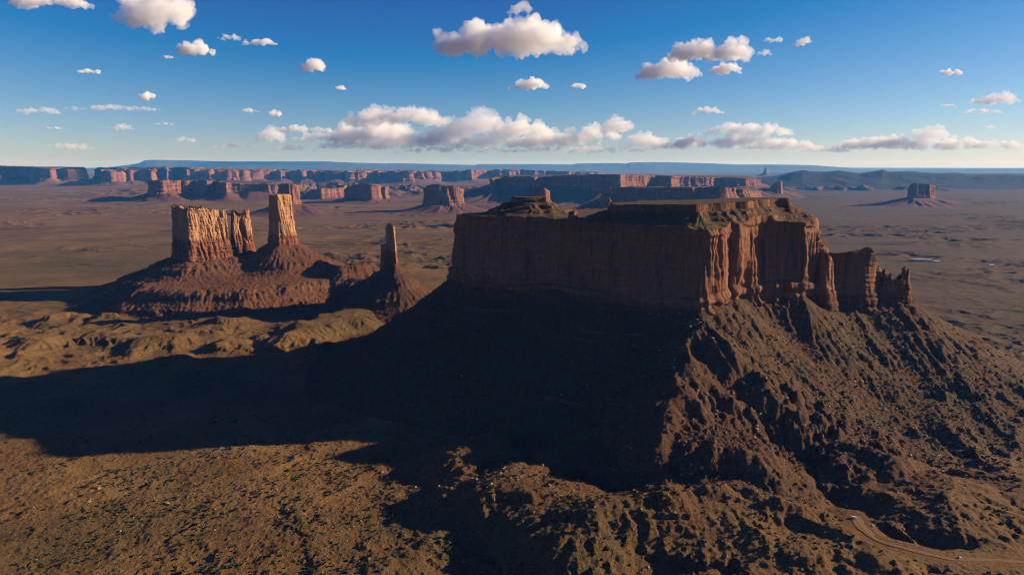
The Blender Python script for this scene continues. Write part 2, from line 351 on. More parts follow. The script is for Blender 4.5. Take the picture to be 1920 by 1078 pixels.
# spurs, benches and hillocks of the ground itself
def bench(pts, z, W, p=1.0, A=(4, 2), lam=(26, 11), owner=None, seed=None):
    prim(owner, img_poly(pts, z), z, W, p, (A[0] * .55, A[1] * .42), (lam[0] * 1.2, lam[1] * .8), seed=len(PRIMS) + 31 if seed is None else seed)
bench([(1196, 815), (1250, 822), (1330, 846), (1420, 850), (1440, 836), (1400, 806), (1300, 800), (1240, 800)], 66, 60, 1.05, (7, 4), (30, 12), "main")
bench([(1062, 942), (1110, 926), (1190, 918), (1280, 908), (1400, 905), (1470, 930), (1390, 948), (1280, 950), (1180, 956), (1090, 962)], 45, 95, 1.0, (10, 6), (34, 13))
bench([(1400, 915), (1470, 932), (1550, 972), (1556, 984), (1540, 978), (1460, 945)], 42, 80, 1.1, (6, 4), (34, 13))
bench([(885, 884), (930, 868), (1000, 872), (1064, 900), (1062, 926), (985, 926), (950, 914)], 40, 60, 1.0, (6, 3), (30, 12))
bench([(828, 842), (866, 828), (935, 808), (954, 822), (950, 846), (880, 858)], 30, 45, 1.0, (5, 3), (26, 11))
bench([(1182, 766), (1180, 800), (1110, 828), (1075, 832), (1120, 806)], 44, 85, 1.0, (4, 4), (24, 10))
bench([(1440, 1008), (1520, 998), (1600, 1000), (1650, 1024), (1560, 1030), (1470, 1030)], 34, 75, 1.0, (7, 4), (30, 12))
bench([(1772, 905), (1792, 905), (1795, 915), (1775, 917)], 44, 120, 1.0, (8, 4), (36, 14))
bench([(1560, 836), (1640, 842), (1720, 850), (1720, 856), (1640, 850), (1560, 844)], 44, 60, 1.0, (6, 3), (30, 12))
bench([(1850, 880), (1920, 905), (2000, 930), (1995, 938), (1910, 914)], 34, 80, 1.0, (6, 3), (30, 12))
bench([(1250, 1110), (1400, 1105), (1600, 1120), (1500, 1150), (1300, 1150)], 30, 80, 1.0, (8, 4), (30, 12))
bench([(1740, 1075), (1860, 1062), (1990, 1080), (1900, 1110)], 34, 60, 1.0, (6, 4), (30, 12))
# striped ridge that catches the sun below the spire
bench([(672, 566), (650, 572), (600, 592), (560, 600), (540, 622), (556, 622), (612, 604), (668, 590)], 42, 80, 1.0, (8, 7), (30, 12))
for cx, cy, z, W in ((292, 628, 34, 95), (182, 624, 30, 80), (70, 628, 36, 120), (368, 618, 24, 60), (420, 596, 22, 80), (120, 588, 20, 60), (200, 588, 20, 50), (-60, 650, 34, 120), (330, 668, 18, 70), (60, 760, 14, 70),
                     (20, 820, 10, 60), (235, 585, 16, 60), (430, 640, 24, 90), (500, 628, 22, 80)):
    c = P(cx, cy, z); r = 9
    prim(None, [(c[0] + r * 1.6 * math.cos(a), c[1] + r * math.sin(a)) for a in np.linspace(0, 6.28, 9)[:-1]], z, W, 1.15, (3.5, 3), (40, 11), seed=int(cx) % 31)
# the corner spur: crest line with heights
SPUR = [(*P(1318, 600, 176), 176), (*P(1292, 640, 150), 150), (*P(1272, 700, 122), 122), (*P(1250, 760, 96), 96), (*P(1234, 806, 76), 76)]

def far_line(rows, D): return [(PD(px, 0, D)[0], D, PD(px, yt, D)[2]) for px, yt in rows]
HQ = far_line([(120, 318), (180, 314), (215, 309), (232, 306), (243, 301), (255, 300), (330, 301), (400, 303), (470, 303), (500, 303), (600, 303), (640, 305), (720, 307), (722, 306), (770, 307), (850, 309), (890, 310), (895, 308), (1000, 308), (1080, 309), (1085, 307), (1150, 306), (1185, 307), (1190, 305), (1240, 304),
               (1330, 306), (1400, 309), (1480, 309), (1540, 310), (1580, 313), (1620, 316), (1650, 320), (1700, 326)], 46000)
HR = far_line([(1640, 326), (1690, 322), (1740, 319), (1800, 318), (1850, 319), (1857, 317), (1930, 317), (2100, 316), (2300, 318)], 40000)
HP = far_line([(1440, 338), (1480, 333), (1505, 326), (1530, 321), (1545, 324), (1570, 325), (1600, 322), (1640, 328), (1665, 324), (1686, 320), (1700, 325), (1740, 324), (1790, 328), (1830, 327), (1860, 330), (1930, 329), (2010, 331), (2100, 330), (2300, 330)], 12600)

def hill_line(X, Y, line, depth, W, owner, H, O, rough):
    xs = np.array([q[0] for q in line]); zs = np.array([q[2] for q in line]); D0 = line[0][1]
    m = (Y > D0 - W * 1.6) & (Y < D0 + depth + W) & (X > xs[0] - W) & (X < xs[-1] + W)
    x = X[m]; y = Y[m]
    x2 = x * D0 / np.maximum(y, 1)                              # keep a straight view of the crest along the range
    z = np.interp(x2, xs, zs, left=0, right=0) * (1 + 0 * x)
    dist = D0 - y + W * .5 * fbm(x / (W * 1.1), y / (W * 1.1), 4, 41) * rough
    t = np.clip(dist / W, 0, 1); tb = np.clip((y - D0 - depth) / W, 0, 1)
    h = np.maximum(z, 0) * (1 - t) ** 1.35 * (1 - tb) + (ridge(x / (W * .35), y / (W * .35), 4, 43) - .5) * W * .035 * rough * (t > 0) * (1 - t)
    up = h > H[m] + 3
    idx = np.where(m)[0]; idx = idx[up]
    H[idx] = h[up]; O[idx] = OID[owner]

# flat-lying strata: slopes steepen into bands at the same levels everywhere
_zi = np.array([-50, 0, 17, 19.5, 30, 45, 49, 60, 84, 87.5, 100, 122, 126, 140, 400.])
_zo = np.array([-50, 0, 12, 21.5, 29, 40, 56, 63, 80, 92, 101, 117, 130, 140, 400.])
def blob(X, Y, c, rx, ry): return np.exp(-((X - c[0]) / rx) ** 2 - ((Y - c[1]) / ry) ** 2)
def ground(X, Y):
    R = np.hypot(X, Y)
    near = sstep(3200, 2200, R)
    z = 7 * fbm(X / 900, Y / 900, 3, 1)
    m1 = blob(X, Y, P(180, 640), 620, 300); m2 = blob(X, Y, P(1560, 950), 420, 230); m3 = blob(X, Y, P(1050, 1000), 260, 160)
    m4 = blob(X, Y, P(300, 960), 420, 150); m5 = sstep(1.0, 0.2, np.abs(X / Y - .85)) * sstep(500, 900, Y) * sstep(2200, 1500, Y)
    wx = X + 25 * pn(X / 90, Y / 90, 61); wy = Y + 25 * pn(X / 90, Y / 90, 62)
    rg = ridge(wx / 150, wy / 150, 4, 12) ; rf = ridge(wx / 62, wy / 62, 3, 14)
    z += near * ((22 * m1 + 13 * m2 + 9 * m3 + 9 * m5 + 3) * (rg - .35) + (7 * m1 + 5 * m2 + 5 * m3 + 2.2 + 3 * m5) * (rf - .4))
    # slanting washes on the smooth sand plain
    u = (X * .62 + Y * .78) ; v = (-X * .78 + Y * .62)
    z -= near * (m4 + .4 * m3) * 5 * np.clip(ridge(v / 95 + .2 * pn(X / 60, Y / 60, 5), u / 420, 2, 16) - .72, 0, 1) / .28
    z += near * 1.5 * fbm(X / 22, Y / 22, 3, 21)
    far_ = sstep(1900, 2600, R) * sstep(16000, 9000, R)
    bm = sstep(.08, .28, fbm(X / 1500, Y / 700, 3, 71)) + .9 * blob(X, Y, P(740, 455), 500, 420) + .8 * blob(X, Y, P(1880, 520), 500, 260)
    z += far_ * (3 * fbm(X / 200, Y / 160, 4, 73) + 22 * np.clip(bm, 0, 1.2) * (ridge(X / 190 + .5 * pn(X / 300, Y / 300, 3), Y / 120, 4, 75) - .45))
    # slickrock country between the far mesas
    sr = blob(X, Y, PD(600, 350, 10500)[:2], 2500, 1700) + .7 * blob(X, Y, PD(1600, 347, 11000)[:2], 1500, 700) + .8 * blob(X, Y, PD(150, 345, 16500)[:2], 900, 900)
    z += np.clip(sr, 0, 1) * 300 * np.clip(ridge(X / 620, Y / 900, 5, 77, .6) - .40, 0, .4)
    return z
def prims_on(X, Y, g, H, O, only_near=None):
    for pr in PRIMS:
        pp = np.array(pr["poly"]); W = pr["W"]
        m = (X > pp[:, 0].min() - W * 1.3) & (X < pp[:, 0].max() + W * 1.3) & (Y > pp[:, 1].min() - W * 1.3) & (Y < pp[:, 1].max() + W * 1.3)
        idx = np.where(m)[0]
        if len(idx) == 0: continue
        x = X[idx]; y = Y[idx]; s = pr["seed"]; l1, l2 = pr["lam"]
        wa = .3 if pr["owner"] else .75
        wx = x + l1 * wa * pn(x / l1 / 1.8, y / l1 / 1.8, s + 50) + wa * 5 * pn(x / 9, y / 9, s + 52); wy = y + l1 * wa * pn(x / l1 / 1.8, y / l1 / 1.8, s + 51) + wa * 5 * pn(x / 9, y / 9, s + 53)
        d, cx, cy = poly_dist(wx, wy, pr["poly"])
        dd = np.maximum(d, .01); nx = (wx - cx) / dd; ny = (wy - cy) / dd
        t = np.clip(d / W, 0, 1); ins = d < 0
        k1 = W * .45 / l1; k2 = W * .45 / l2
        r1 = ridge(cx / l1 + nx * k1 + t * .5, cy / l1 + ny * k1, 2, s); r2 = ridge(cx / l2 + nx * k2 + t * .9, cy / l2 + ny * k2 - t * .6, 3, s + 1, .6)
        env = np.minimum(1, 5 * t) * (1 - t) ** .8
        brk = .35 + 1.1 * sstep(-.3, .35, pn(x / (l1 * 1.3), y / (l1 * 1.3), s + 7))
        a = (pr["A"][0] * (r1 - .45) + pr["A"][1] * (r2 - .45) * brk) * env
        gb = g[idx]
        h = gb + (pr["top"] - gb) * (1 - t) ** pr["p"] + a
        h = np.where(ins, pr["top"] + .1 * np.minimum(-d, 20) + (2.6 * fbm(x / 38, y / 38, 3, s + 9) if W < 120 else 0), np.where(t >= 1, -1e9, h))
        up = h > H[idx]
        c = h > gb + 1.5
        H[idx] = np.maximum(H[idx], h)
        if pr["owner"] is not None:
            k = idx[up & c]; O[k] = OID[pr["owner"]]
        else:
            k = idx[up & c]; O[k] = np.where(O[k] == OID["main"], O[k], -1)
def spur_on(X, Y, H, O):
    m = np.where((X > 60) & (X < 480) & (Y > 640) & (Y < 1120))[0]
    if len(m) == 0: return
    x = X[m]; y = Y[m]
    wx = x + 14 * pn(x / 45, y / 45, 81) + 4 * pn(x / 14, y / 14, 83); wy = y + 14 * pn(x / 45, y / 45, 82)
    best = np.full(x.shape, -1e9)
    for (ax, ay, az), (bx, by, bz) in zip(SPUR[:-1], SPUR[1:]):
        ex, ey = bx - ax, by - ay; L = ex * ex + ey * ey
        t = np.clip(((wx - ax) * ex + (wy - ay) * ey) / L, 0, 1)
        d = np.hypot(wx - ax - t * ex, wy - ay - t * ey)
        side = (wx - ax) * ey - (wy - ay) * ex > 0
        h = az + t * (bz - az) - d * (.66 + .14 * ridge(x / 24, y / 24, 3, 84)) + 5 * (ridge((ax + t * ex) / 16, (ay + t * ey) / 16 + d * .004, 3, 85) - .4) * np.minimum(1, d / 12)
        best = np.maximum(best, h)
    up = best > H[m]
    H[m] = np.maximum(H[m], best); O[m[up]] = OID["main"]

# ---- near ground on a regular grid, with running water cutting gullies into it
GX0, GX1, GY0, GY1, GS = -1560.0, 1560.0, 420.0, 2720.0, 2.5
gnx = int((GX1 - GX0) / GS) + 1; gny = int((GY1 - GY0) / GS) + 1
gx = GX0 + GS * np.arange(gnx); gy = GY0 + GS * np.arange(gny)
XX, YY = np.meshgrid(gx, gy); Xf = XX.ravel(); Yf = YY.ravel()
g0 = ground(Xf, Yf)
Hn = g0.copy(); On = np.full(Hn.shape, -1, np.int16)
prims_on(Xf, Yf, g0, Hn, On)
spur_on(Xf, Yf, Hn, On)
lvl = Hn + 5 * fbm(Xf / 130, Yf / 130, 3, 90) + 1.2 * fbm(Xf / 16, Yf / 16, 2, 94)
rem = np.interp(lvl, _zi, _zo) - lvl
wgt = sstep(-.35, .15, fbm(Xf / 110, Yf / 110, 3, 92) + .12)
Hn = Hn + rem * wgt * np.where((On == 0) & (Xf > 150), .45, 1.0) * sstep(2, 12, Hn)
E = Hn.reshape(gny, gnx)
print("near terrain", round(time.time() - T0, 1))
def erode(E, n_drops, steps, rounds, seed=1):
    rg = np.random.default_rng(seed); h, w_ = E.shape
    E = E / GS
    for r in range(rounds):
        x = rg.random(n_drops) * (w_ - 3) + 1; y = rg.random(n_drops) * (h - 3) + 1
        vx = np.zeros(n_drops); vy = np.zeros(n_drops); sed = np.zeros(n_drops); vel = np.ones(n_drops); wat = np.ones(n_drops)
        alive = np.ones(n_drops, bool)
        for s in range(steps):
            xi = x.astype(np.int32); yi = y.astype(np.int32); u = x - xi; v = y - yi
            a = E[yi, xi]; b = E[yi, xi + 1]; c = E[yi + 1, xi]; d = E[yi + 1, xi + 1]
            gxx = (b - a) * (1 - v) + (d - c) * v; gyy = (c - a) * (1 - u) + (d - b) * u
            h0 = a * (1 - u) * (1 - v) + b * u * (1 - v) + c * (1 - u) * v + d * u * v
            vx = vx * .35 - gxx * .65; vy = vy * .35 - gyy * .65
            L = np.hypot(vx, vy) + 1e-6; vx /= L; vy /= L
            nx_ = x + vx; ny_ = y + vy
            ok = alive & (nx_ > 1) & (nx_ < w_ - 2) & (ny_ > 1) & (ny_ < h - 2)
            nx_ = np.where(ok, nx_, x); ny_ = np.where(ok, ny_, y)
            xj = nx_.astype(np.int32); yj = ny_.astype(np.int32); p_ = nx_ - xj; q_ = ny_ - yj
            h1 = E[yj, xj] * (1 - p_) * (1 - q_) + E[yj, xj + 1] * p_ * (1 - q_) + E[yj + 1, xj] * (1 - p_) * q_ + E[yj + 1, xj + 1] * p_ * q_
            dh = h1 - h0
            cap = np.maximum(-dh, .01) * vel * wat * 3.0
            dep = np.where((sed > cap) | (dh > 0), np.where(dh > 0, np.minimum(sed, dh), (sed - cap) * .25), -np.minimum((cap - sed) * .28, np.maximum(-dh, 0) * .6))
            dep = np.where(ok, dep, 0)
            sed = sed - dep
            for ox, oy, ww in ((0, 0, (1 - u) * (1 - v)), (1, 0, u * (1 - v)), (0, 1, (1 - u) * v), (1, 1, u * v)):
                E[:] += np.bincount((yi + oy) * w_ + xi + ox, weights=dep * ww, minlength=h * w_).reshape(h, w_) if False else 0
                np.add.at(E, (yi + oy, xi + ox), dep * ww)
            vel = np.sqrt(np.maximum(vel * vel * .9 - dh * 2.0, .01)); wat *= .985
            x, y = nx_, ny_; alive = ok
            if s % 12 == 11:
                k = alive; x = x[k]; y = y[k]; vx = vx[k]; vy = vy[k]; sed = sed[k]; vel = vel[k]; wat = wat[k]; alive = alive[k]
    return E * GS
ROAD = np.array([P(a, b, 24) for a, b in ((1602, 960), (1610, 980), (1640, 1008), (1680, 1020), (1730, 1032), (1775, 1043), (1830, 1043), (1880, 1044), (1940, 1048), (2040, 1052), (2200, 1050))])
_q = ROAD.copy()
for _ in range(3):
    a_ = _q[:-1] * .75 + _q[1:] * .25; b_ = _q[:-1] * .25 + _q[1:] * .75
    _q = np.vstack([_q[:1], np.stack([a_, b_], 1).reshape(-1, 2), _q[-1:]])
ROAD = _q
PARK = P(1620, 978, 24)
def road_d(x, y):
    d, cx, cy = poly_dist(x, y, [tuple(q) for q in ROAD], closed=False)
    return d, cx, cy
def road_keep(x, y):
    k = np.ones(x.shape); m = (x > 250) & (x < 900) & (y > 560) & (y < 800)
    k[m] = sstep(4, 14, road_d(x[m], y[m])[0]); return k
_sx = np.concatenate([[0], np.cumsum(np.hypot(*np.diff(ROAD, axis=0).T))])
def grid_z(A, x, y): return A[np.clip(((y - GY0) / GS + .5).astype(int), 0, gny - 1), np.clip(((x - GX0) / GS + .5).astype(int), 0, gnx - 1)]
def level_road(E):
    rz = grid_z(E, ROAD[:, 0], ROAD[:, 1]).astype(float)
    for _ in range(400): rz[1:-1] = (rz[:-2] + rz[1:-1] * 2 + rz[2:]) / 4
    rz = rz * .5 + 23 * .5
    m = np.where((Xf > 230) & (Xf < 1000) & (Yf > 560) & (Yf < 820))[0]
    d, cx, cy = road_d(Xf[m], Yf[m])
    k = np.argmin((cx[:, None] - ROAD[None, :, 0]) ** 2 + (cy[:, None] - ROAD[None, :, 1]) ** 2, 1)
    e = E.ravel(); wgt_ = sstep(34, 6, d); e[m] = e[m] * (1 - wgt_) + rz[k] * wgt_
    return e.reshape(E.shape)
E = level_road(E)
E0 = E.copy()
E = erode(E.copy(), 60000, 48, 5)
dE = np.clip(E - E0, -7, 4) * .62
k_ = np.array([.25, .5, .25])
for ax_ in (0, 1):
    dE = np.apply_along_axis(lambda m_: np.convolve(m_, k_, 'same'), ax_, dE) if False else (np.roll(dE, 1, ax_) * .25 + dE * .5 + np.roll(dE, -1, ax_) * .25)
E = level_road(E0 + dE)
On = On.reshape(gny, gnx)
print("erosion", round(time.time() - T0, 1))

def near_z(X, Y):
    fx = np.clip((X - GX0) / GS, 0, gnx - 2.001); fy = np.clip((Y - GY0) / GS, 0, gny - 2.001)
    xi = fx.astype(np.int32); yi = fy.astype(np.int32); u = fx - xi; v = fy - yi
    return E[yi, xi] * (1 - u) * (1 - v) + E[yi, xi + 1] * u * (1 - v) + E[yi + 1, xi] * (1 - u) * v + E[yi + 1, xi + 1] * u * v

# ---- one sheet from the camera's feet to the horizon
th = np.concatenate([np.radians(np.arange(-180, -46, 3.0)), np.radians(np.arange(-46, 46.01, .078)), np.radians(np.arange(49, 180, 3.0))])
rr = [8.0, 40, 100, 180, 260, 340, 400, 450]
while rr[-1] < 2700: rr.append(rr[-1] * 1.0021)
while rr[-1] < 9500: rr.append(rr[-1] * 1.0035)
while rr[-1] < 20000: rr.append(rr[-1] * 1.007)
while rr[-1] < 88000: rr.append(rr[-1] * 1.014)
rr = np.array(rr)
nth = len(th); nr = len(rr)
TH, RR = np.meshgrid(th, rr)
SX = (RR * np.sin(TH)).ravel(); SY = (RR * np.cos(TH)).ravel()
SZ = np.zeros(SX.shape); SO = np.full(SX.shape, -1, np.int16)
inn = (SX > GX0 + 5) & (SX < GX1 - 5) & (SY > GY0 + 5) & (SY < GY1 - 5)
ii = np.where(inn)[0]; oo = np.where(~inn)[0]
SO[ii] = On[np.clip(((SY[ii] - GY0) / GS + .5).astype(int), 0, gny - 1), np.clip(((SX[ii] - GX0) / GS + .5).astype(int), 0, gnx - 1)]
def rough(x, y, o):
    k = np.where(o > 0, 1.7, np.where(o == 0, 1.05, .5)) * road_keep(x, y)
    return k * (1.9 * fbm(x / 8, y / 8, 3, 33, .8) + 3.0 * np.maximum(0, pn(x / 5, y / 5, 35) - .15) + .5 * np.abs(pn(x / 24, y / 24, 37)))
def ledges(x, y, h, sl, o):
    """thin hard beds that stand out as low steps wherever the slope is steep"""
    hh = h + 3.5 * fbm(x / 45, y / 45, 4, 121) ; out = 0
    for per, am in ((8.5, .5 * sstep(-.2, .3, pn(x / 55, y / 55, 127))), (3.3, .55)):
        t = hh / per; f = np.floor(t); q = (f + sstep(.43, .57, t - f)) - t
        out = out + am * per * q
    m = sstep(.18, .45, sl) * sstep(-.2, .2, fbm(x / 75, y / 75, 3, 123) + .08) * road_keep(x, y)
    m = m * np.where(o > 0, 1.5, 1.0) * np.where((o == 0) & (x > 230) & (h > 70), .4, 1.0) * np.where(o < 0, .7, 1.0)
    return out * m
_ey, _ex = np.gradient(E, GS); _SL = np.hypot(_ex, _ey)
def surf(x, y, o):
    h = near_z(x, y)
    sl = _SL[np.clip(((y - GY0) / GS + .5).astype(int), 0, gny - 1), np.clip(((x - GX0) / GS + .5).astype(int), 0, gnx - 1)]
    return h + ledges(x, y, h, sl, o) + rough(x, y, o)
SZ[ii] = surf(SX[ii], SY[ii], SO[ii])
xo = SX[oo]; yo = SY[oo]; go = ground(xo, yo); Ho = go.copy(); Oo = SO[oo].copy()
prims_on(xo, yo, go, Ho, Oo)
# ease the border of the finely worked area
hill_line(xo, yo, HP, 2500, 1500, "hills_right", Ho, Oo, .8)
hill_line(xo, yo, HR, 9000, 3200, "hills_blue", Ho, Oo, .7)
hill_line(xo, yo, HQ, 9000, 4200, "hills_far", Ho, Oo, .7)
SZ[oo] = Ho; SO[oo] = Oo
print("sheet", nth, nr, round(time.time() - T0, 1))

# plant cover
def cover(X, Y, Z, O):
    v = .22 + .55 * sstep(-.1, .25, fbm(X / 420, Y / 300, 4, 101))
    v += .35 * sstep(.1, .5, X / np.maximum(Y, 1)) * sstep(900, 1500, Y)
    v += .35 * blob(X, Y, P(170, 500), 700, 500) 
    v = np.where(O == OID["main"], .2 + .45 * sstep(150, 300, X) * sstep(-.25, .2, fbm(X / 60, Y / 60, 3, 103)), v)
    v = np.where((O > OID["main"]) & (O <= OID["spire"]), .06, v)
    v = np.where((O > OID["spire"]), .12, v)
    v = v - .45 * blob(X, Y, P(150, 405), 2500, 900) - .6 * blob(X, Y, P(640, 900), 330, 130) - .3 * blob(X, Y, P(300, 640), 500, 200) - .25 * sstep(3500, 8000, Y)
    return np.clip(v, 0, 1)
SV = cover(SX, SY, SZ, SO)
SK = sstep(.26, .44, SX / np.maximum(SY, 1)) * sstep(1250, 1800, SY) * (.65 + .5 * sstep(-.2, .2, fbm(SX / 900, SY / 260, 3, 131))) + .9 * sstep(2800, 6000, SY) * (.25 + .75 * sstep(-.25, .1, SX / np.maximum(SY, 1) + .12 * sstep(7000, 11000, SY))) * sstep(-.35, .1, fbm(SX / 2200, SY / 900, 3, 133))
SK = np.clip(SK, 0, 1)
SHL = np.clip(1.1 * blob(SX, SY, P(1260, 930), 330, 120) + .9 * blob(SX, SY, P(1000, 850), 150, 80) + .5 * blob(SX, SY, P(1600, 880), 300, 150) + .7 * blob(SX, SY, P(560, 600), 260, 160), 0, 1) * sstep(-.35, .1, fbm(SX / 90, SY / 90, 3, 141) + .1)
SV = SV * (1 - .6 * SHL)
FF = grid_faces(nth, nr, wrap=True)
fo = SO[FF]; fown = np.where((fo == fo[:, :1]).all(1), fo[:, 0], fo.max(1))
SXYZ = np.stack([SX, SY, SZ], 1)
def sub_sheet(own):
    f = FF[fown == own] if own >= 0 else FF[fown < 0]
    if len(f) == 0: return None
    u, inv = np.unique(f.ravel(), return_inverse=True)
    return SXYZ[u], inv.reshape(-1, 4), SV[u], SK[u], SHL[u]
v_, f_, c_, k_, sh_ = sub_sheet(-1)
# close the small disc under the camera
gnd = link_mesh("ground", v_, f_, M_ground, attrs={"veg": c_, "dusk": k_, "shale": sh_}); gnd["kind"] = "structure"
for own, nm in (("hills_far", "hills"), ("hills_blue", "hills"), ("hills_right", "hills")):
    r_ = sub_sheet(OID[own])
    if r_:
        o = link_mesh(nm, r_[0], r_[1], M_hill_shaded if own == "hills_right" else M_hill_pale, attrs={"veg": r_[2] * 0}); o["kind"] = "structure"
def add_talus(own, parent, mat=None):
    r_ = sub_sheet(OID[own])
    if r_: return link_mesh("talus", r_[0], r_[1], mat or M_talus, parent, attrs={"veg": r_[2]})

# ------------------------------------------------------------------ cliffs
def cliff(pl, ds, rows, A, lam, mat, parent, batter=.06, ledge=1.0, crown=2.0, sink=18, taper=None, seed=0, spine=None, ring=14, topfn=None, low=.33, lip=None, rounds=2, name="cliff", crack=1.0, flare=.16, jag=0.0, Afn=None, slab=0.0):
    """wall of a butte as one skin with its top: buttresses, clefts, bedded foot; returns the object"""
    if area(pl) < 0: pl = pl[::-1]
    q, Ltot = smooth_poly(pl, ds, rounds)
    n = len(q); x, y, zb, zt = q.T
    tx = np.roll(x, -1) - np.roll(x, 1); ty = np.roll(y, -1) - np.roll(y, 1); L = np.hypot(tx, ty) + 1e-9
    nx, ny = ty / L, -tx / L
    for _ in range(3):
        nx = (np.roll(nx, 1) + nx * 2 + np.roll(nx, -1)) / 4; ny = (np.roll(ny, 1) + ny * 2 + np.roll(ny, -1)) / 4
    if jag: jg = jag * (fbm(x / lam / 2.4, y / lam / 2.4, 4, seed + 15, .6) * 1.6); x = x + nx * jg; y = y + ny * jg
    zt = zt + crown * (1.6 * fbm(x / lam / .7, y / lam / .7, 4, seed + 5, .6)) - crown * .8 * np.abs(pn(x / lam / .35, y / lam / .35, seed + 6)) * 2
    if lam < 40: zt = zt + crown * .75 * pn(x / (lam * .3), y / (lam * .3), seed + 19)
    z0 = zb - sink
    V = []
    vv = np.linspace(0, 1, rows) ** .95
    cxm, cym = x.mean(), y.mean()
    for v in vv:
        z = z0 + (zt - z0) * v
        hf = (z - zb) / np.maximum(zt - zb, 1)                     # 0 cliff base, 1 rim
        H_ = zt - zb
        sx = x + z * .12; sy = y - z * .09
        c1 = np.minimum(1, 2.6 * np.abs(pn(sx / lam, sy / lam, seed))) - 1
        c2 = np.minimum(1, 2.6 * np.abs(pn(sx / lam * 2.4, sy / lam * 2.4 + z / lam * .12, seed + 1))) - 1
        c3 = np.minimum(1, 2.2 * np.abs(pn(x / lam * 6.1, y / lam * 6.1 + z / lam * .35, seed + 2))) - 1
        big = pn(x / lam / 2.7, y / lam / 2.7 + z / lam * .1, seed + 3)
        rg_ = .45 + .55 * sstep(1.02, .75, hf)
        Am = 1.0 if Afn is None else Afn(x, y)
        d = A * Am * (1.0 * c1 * crack + .45 * c2 + .2 * c3) * rg_ + A * .9 * big
        if slab:
            for sl_, sa_, sd_ in ((.75, 1.0, 61), (.34, .55, 63), (.16, .28, 65)):
                tn = 3.2 * pn(x / lam / sl_ + .3 * pn(x / lam * 3, z / lam * 3, 67), y / lam / sl_ + z / lam / sl_ * .3, seed + sd_); fl = np.floor(tn)
                d = d + slab * (1 if Afn is None else np.clip(1.35 - .9 * Am, .2, 1)) * sa_ * (fl + sstep(.40, .60, tn - fl)) / 2.2
        d = d + A * .25 * fbm(x / lam * 3 + 9, z / lam * 3 + y / lam, 3, seed + 4)
        # thin beds stand out near the foot and under the rim
        bedn = pn(z / (lam * .16) + .6 * pn(x / lam, y / lam, 7), x / lam * .25, seed + 8)
        lo = sstep(low + .1, low - .05, hf)
        d = d + ledge * (lo * (1.2 + 1.8 * np.clip(bedn * 2.5, -1, 1)) + (1 - lo) * (.7 if Afn is None else np.clip(1.1 - .8 * Am, .15, 1)) * np.clip(bedn * 3, -1, 1) + sstep(.86, .97, hf) * .8 * np.sign(bedn))
        d = d + lo * (low - hf) * H_ * flare
        d = d + batter * H_ * (1 - hf)
        px_, py_ = x + nx * d, y + ny * d
        if taper is not None:
            k = taper(hf); px_ = cxm + (px_ - cxm) * k; py_ = cym + (py_ - cym) * k
        V.append(np.stack([px_, py_, z], 1))
    top = V[-1].copy()
    if spine is None: sx_, sy_ = np.full(n, top[:, 0].mean()), np.full(n, top[:, 1].mean())
    else:
        _, sx_, sy_ = poly_dist(top[:, 0], top[:, 1], spine, closed=False)
    zc = float(np.mean(top[:, 2]))
    for j in range(1, ring + 1):
        t = j / ring
        xx = top[:, 0] + (sx_ - top[:, 0]) * t; yy = top[:, 1] + (sy_ - top[:, 1]) * t
        zz = top[:, 2] * (1 - sstep(0, .5, t)) + zc * sstep(0, .5, t) if topfn is None else topfn(xx, yy, top[:, 2], t)
        zz = zz + (crown * .8 * fbm(xx / lam * 1.5, yy / lam * 1.5, 3, seed + 9) * (1 - t) * 1.0)
        V.append(np.stack([xx, yy, zz], 1))
    V = np.concatenate(V); F = grid_faces(n, rows + ring, wrap=True)
    return link_mesh(name, V, F, mat, parent)

def ctr(pl): return (float(np.mean([q[0] for q in pl])), float(np.mean([q[1] for q in pl])), float(min(q[2] for q in pl)) - 30)

# --- the great mesa
knob_poly = [(0, 1338), (30, 1318), (66, 1325), (72, 1352), (45, 1372), (5, 1372)]
cap_poly = [PD(1156, 0, 1190)[:2], PD(1225, 0, 1164)[:2], PD(1322, 0, 1118)[:2], (394, 1152), (452, 1202), (492, 1210), (500, 1240), (430, 1262), (320, 1270), (215, 1278), (180, 1262)]
def main_top(x, y, zr, t):
    base = zr * (1 - sstep(0, .12, t)) + 304 * sstep(0, .12, t)
    for poly, top, W, capz, sd in ((knob_poly, 330.5, 74, 336.5, 3), (cap_poly, 330, 54, 338.5, 4)):
        wx = x + 7 * pn(x / 30, y / 30, 81) + 3 * pn(x / 9, y / 9, 82); wy = y + 7 * pn(x / 30, y / 30, 83)
        d, cx, cy = poly_dist(wx, wy, poly)
        dd = np.maximum(d, .01)
        tt = np.clip(d / W, 0, 1)
        if sd == 4: cz = 331 + (x - 180) / 260 * 9; tz = cz - 8.5
        else: cz = capz; tz = top
        cz = np.clip(cz, 330, 341) if sd == 4 else cz
        f = ridge(cx / 22 + (wx - cx) / dd * 2, cy / 22 + (wy - cy) / dd * 2, 3, 7)
        s = tz + (298 - tz) * tt ** .9 + 6 * (f - .5) * (1 - tt) * np.minimum(1, tt * 5)
        led = np.interp((s + 1.5 * pn(x / 30, y / 30, 19)) % 9.0, [0, 5.5, 6.5, 9], [0, 3.2, 8, 9]) - (s % 9.0) * 0
        s = s + .6 * (led - ((s + 1.5 * pn(x / 30, y / 30, 19)) % 9.0))
        h = np.where(d > 0, s, tz + (cz - tz) * np.clip(-d / 1.6, 0, 1) + .8 * fbm(x / 20, y / 20, 3, 5) * np.clip(-d / 5, 0, 1))
        base = np.maximum(base, np.where(tt < 1, h, -1e9))
    return base + .6 * fbm(x / 8, y / 8, 3, 44)
c = ctr(main_plan)
great = thing("mesa", "huge flat-topped red mesa in the foreground, long left wall in deep shade, right corner sunlit", "mesa", (250, 1250, 60))
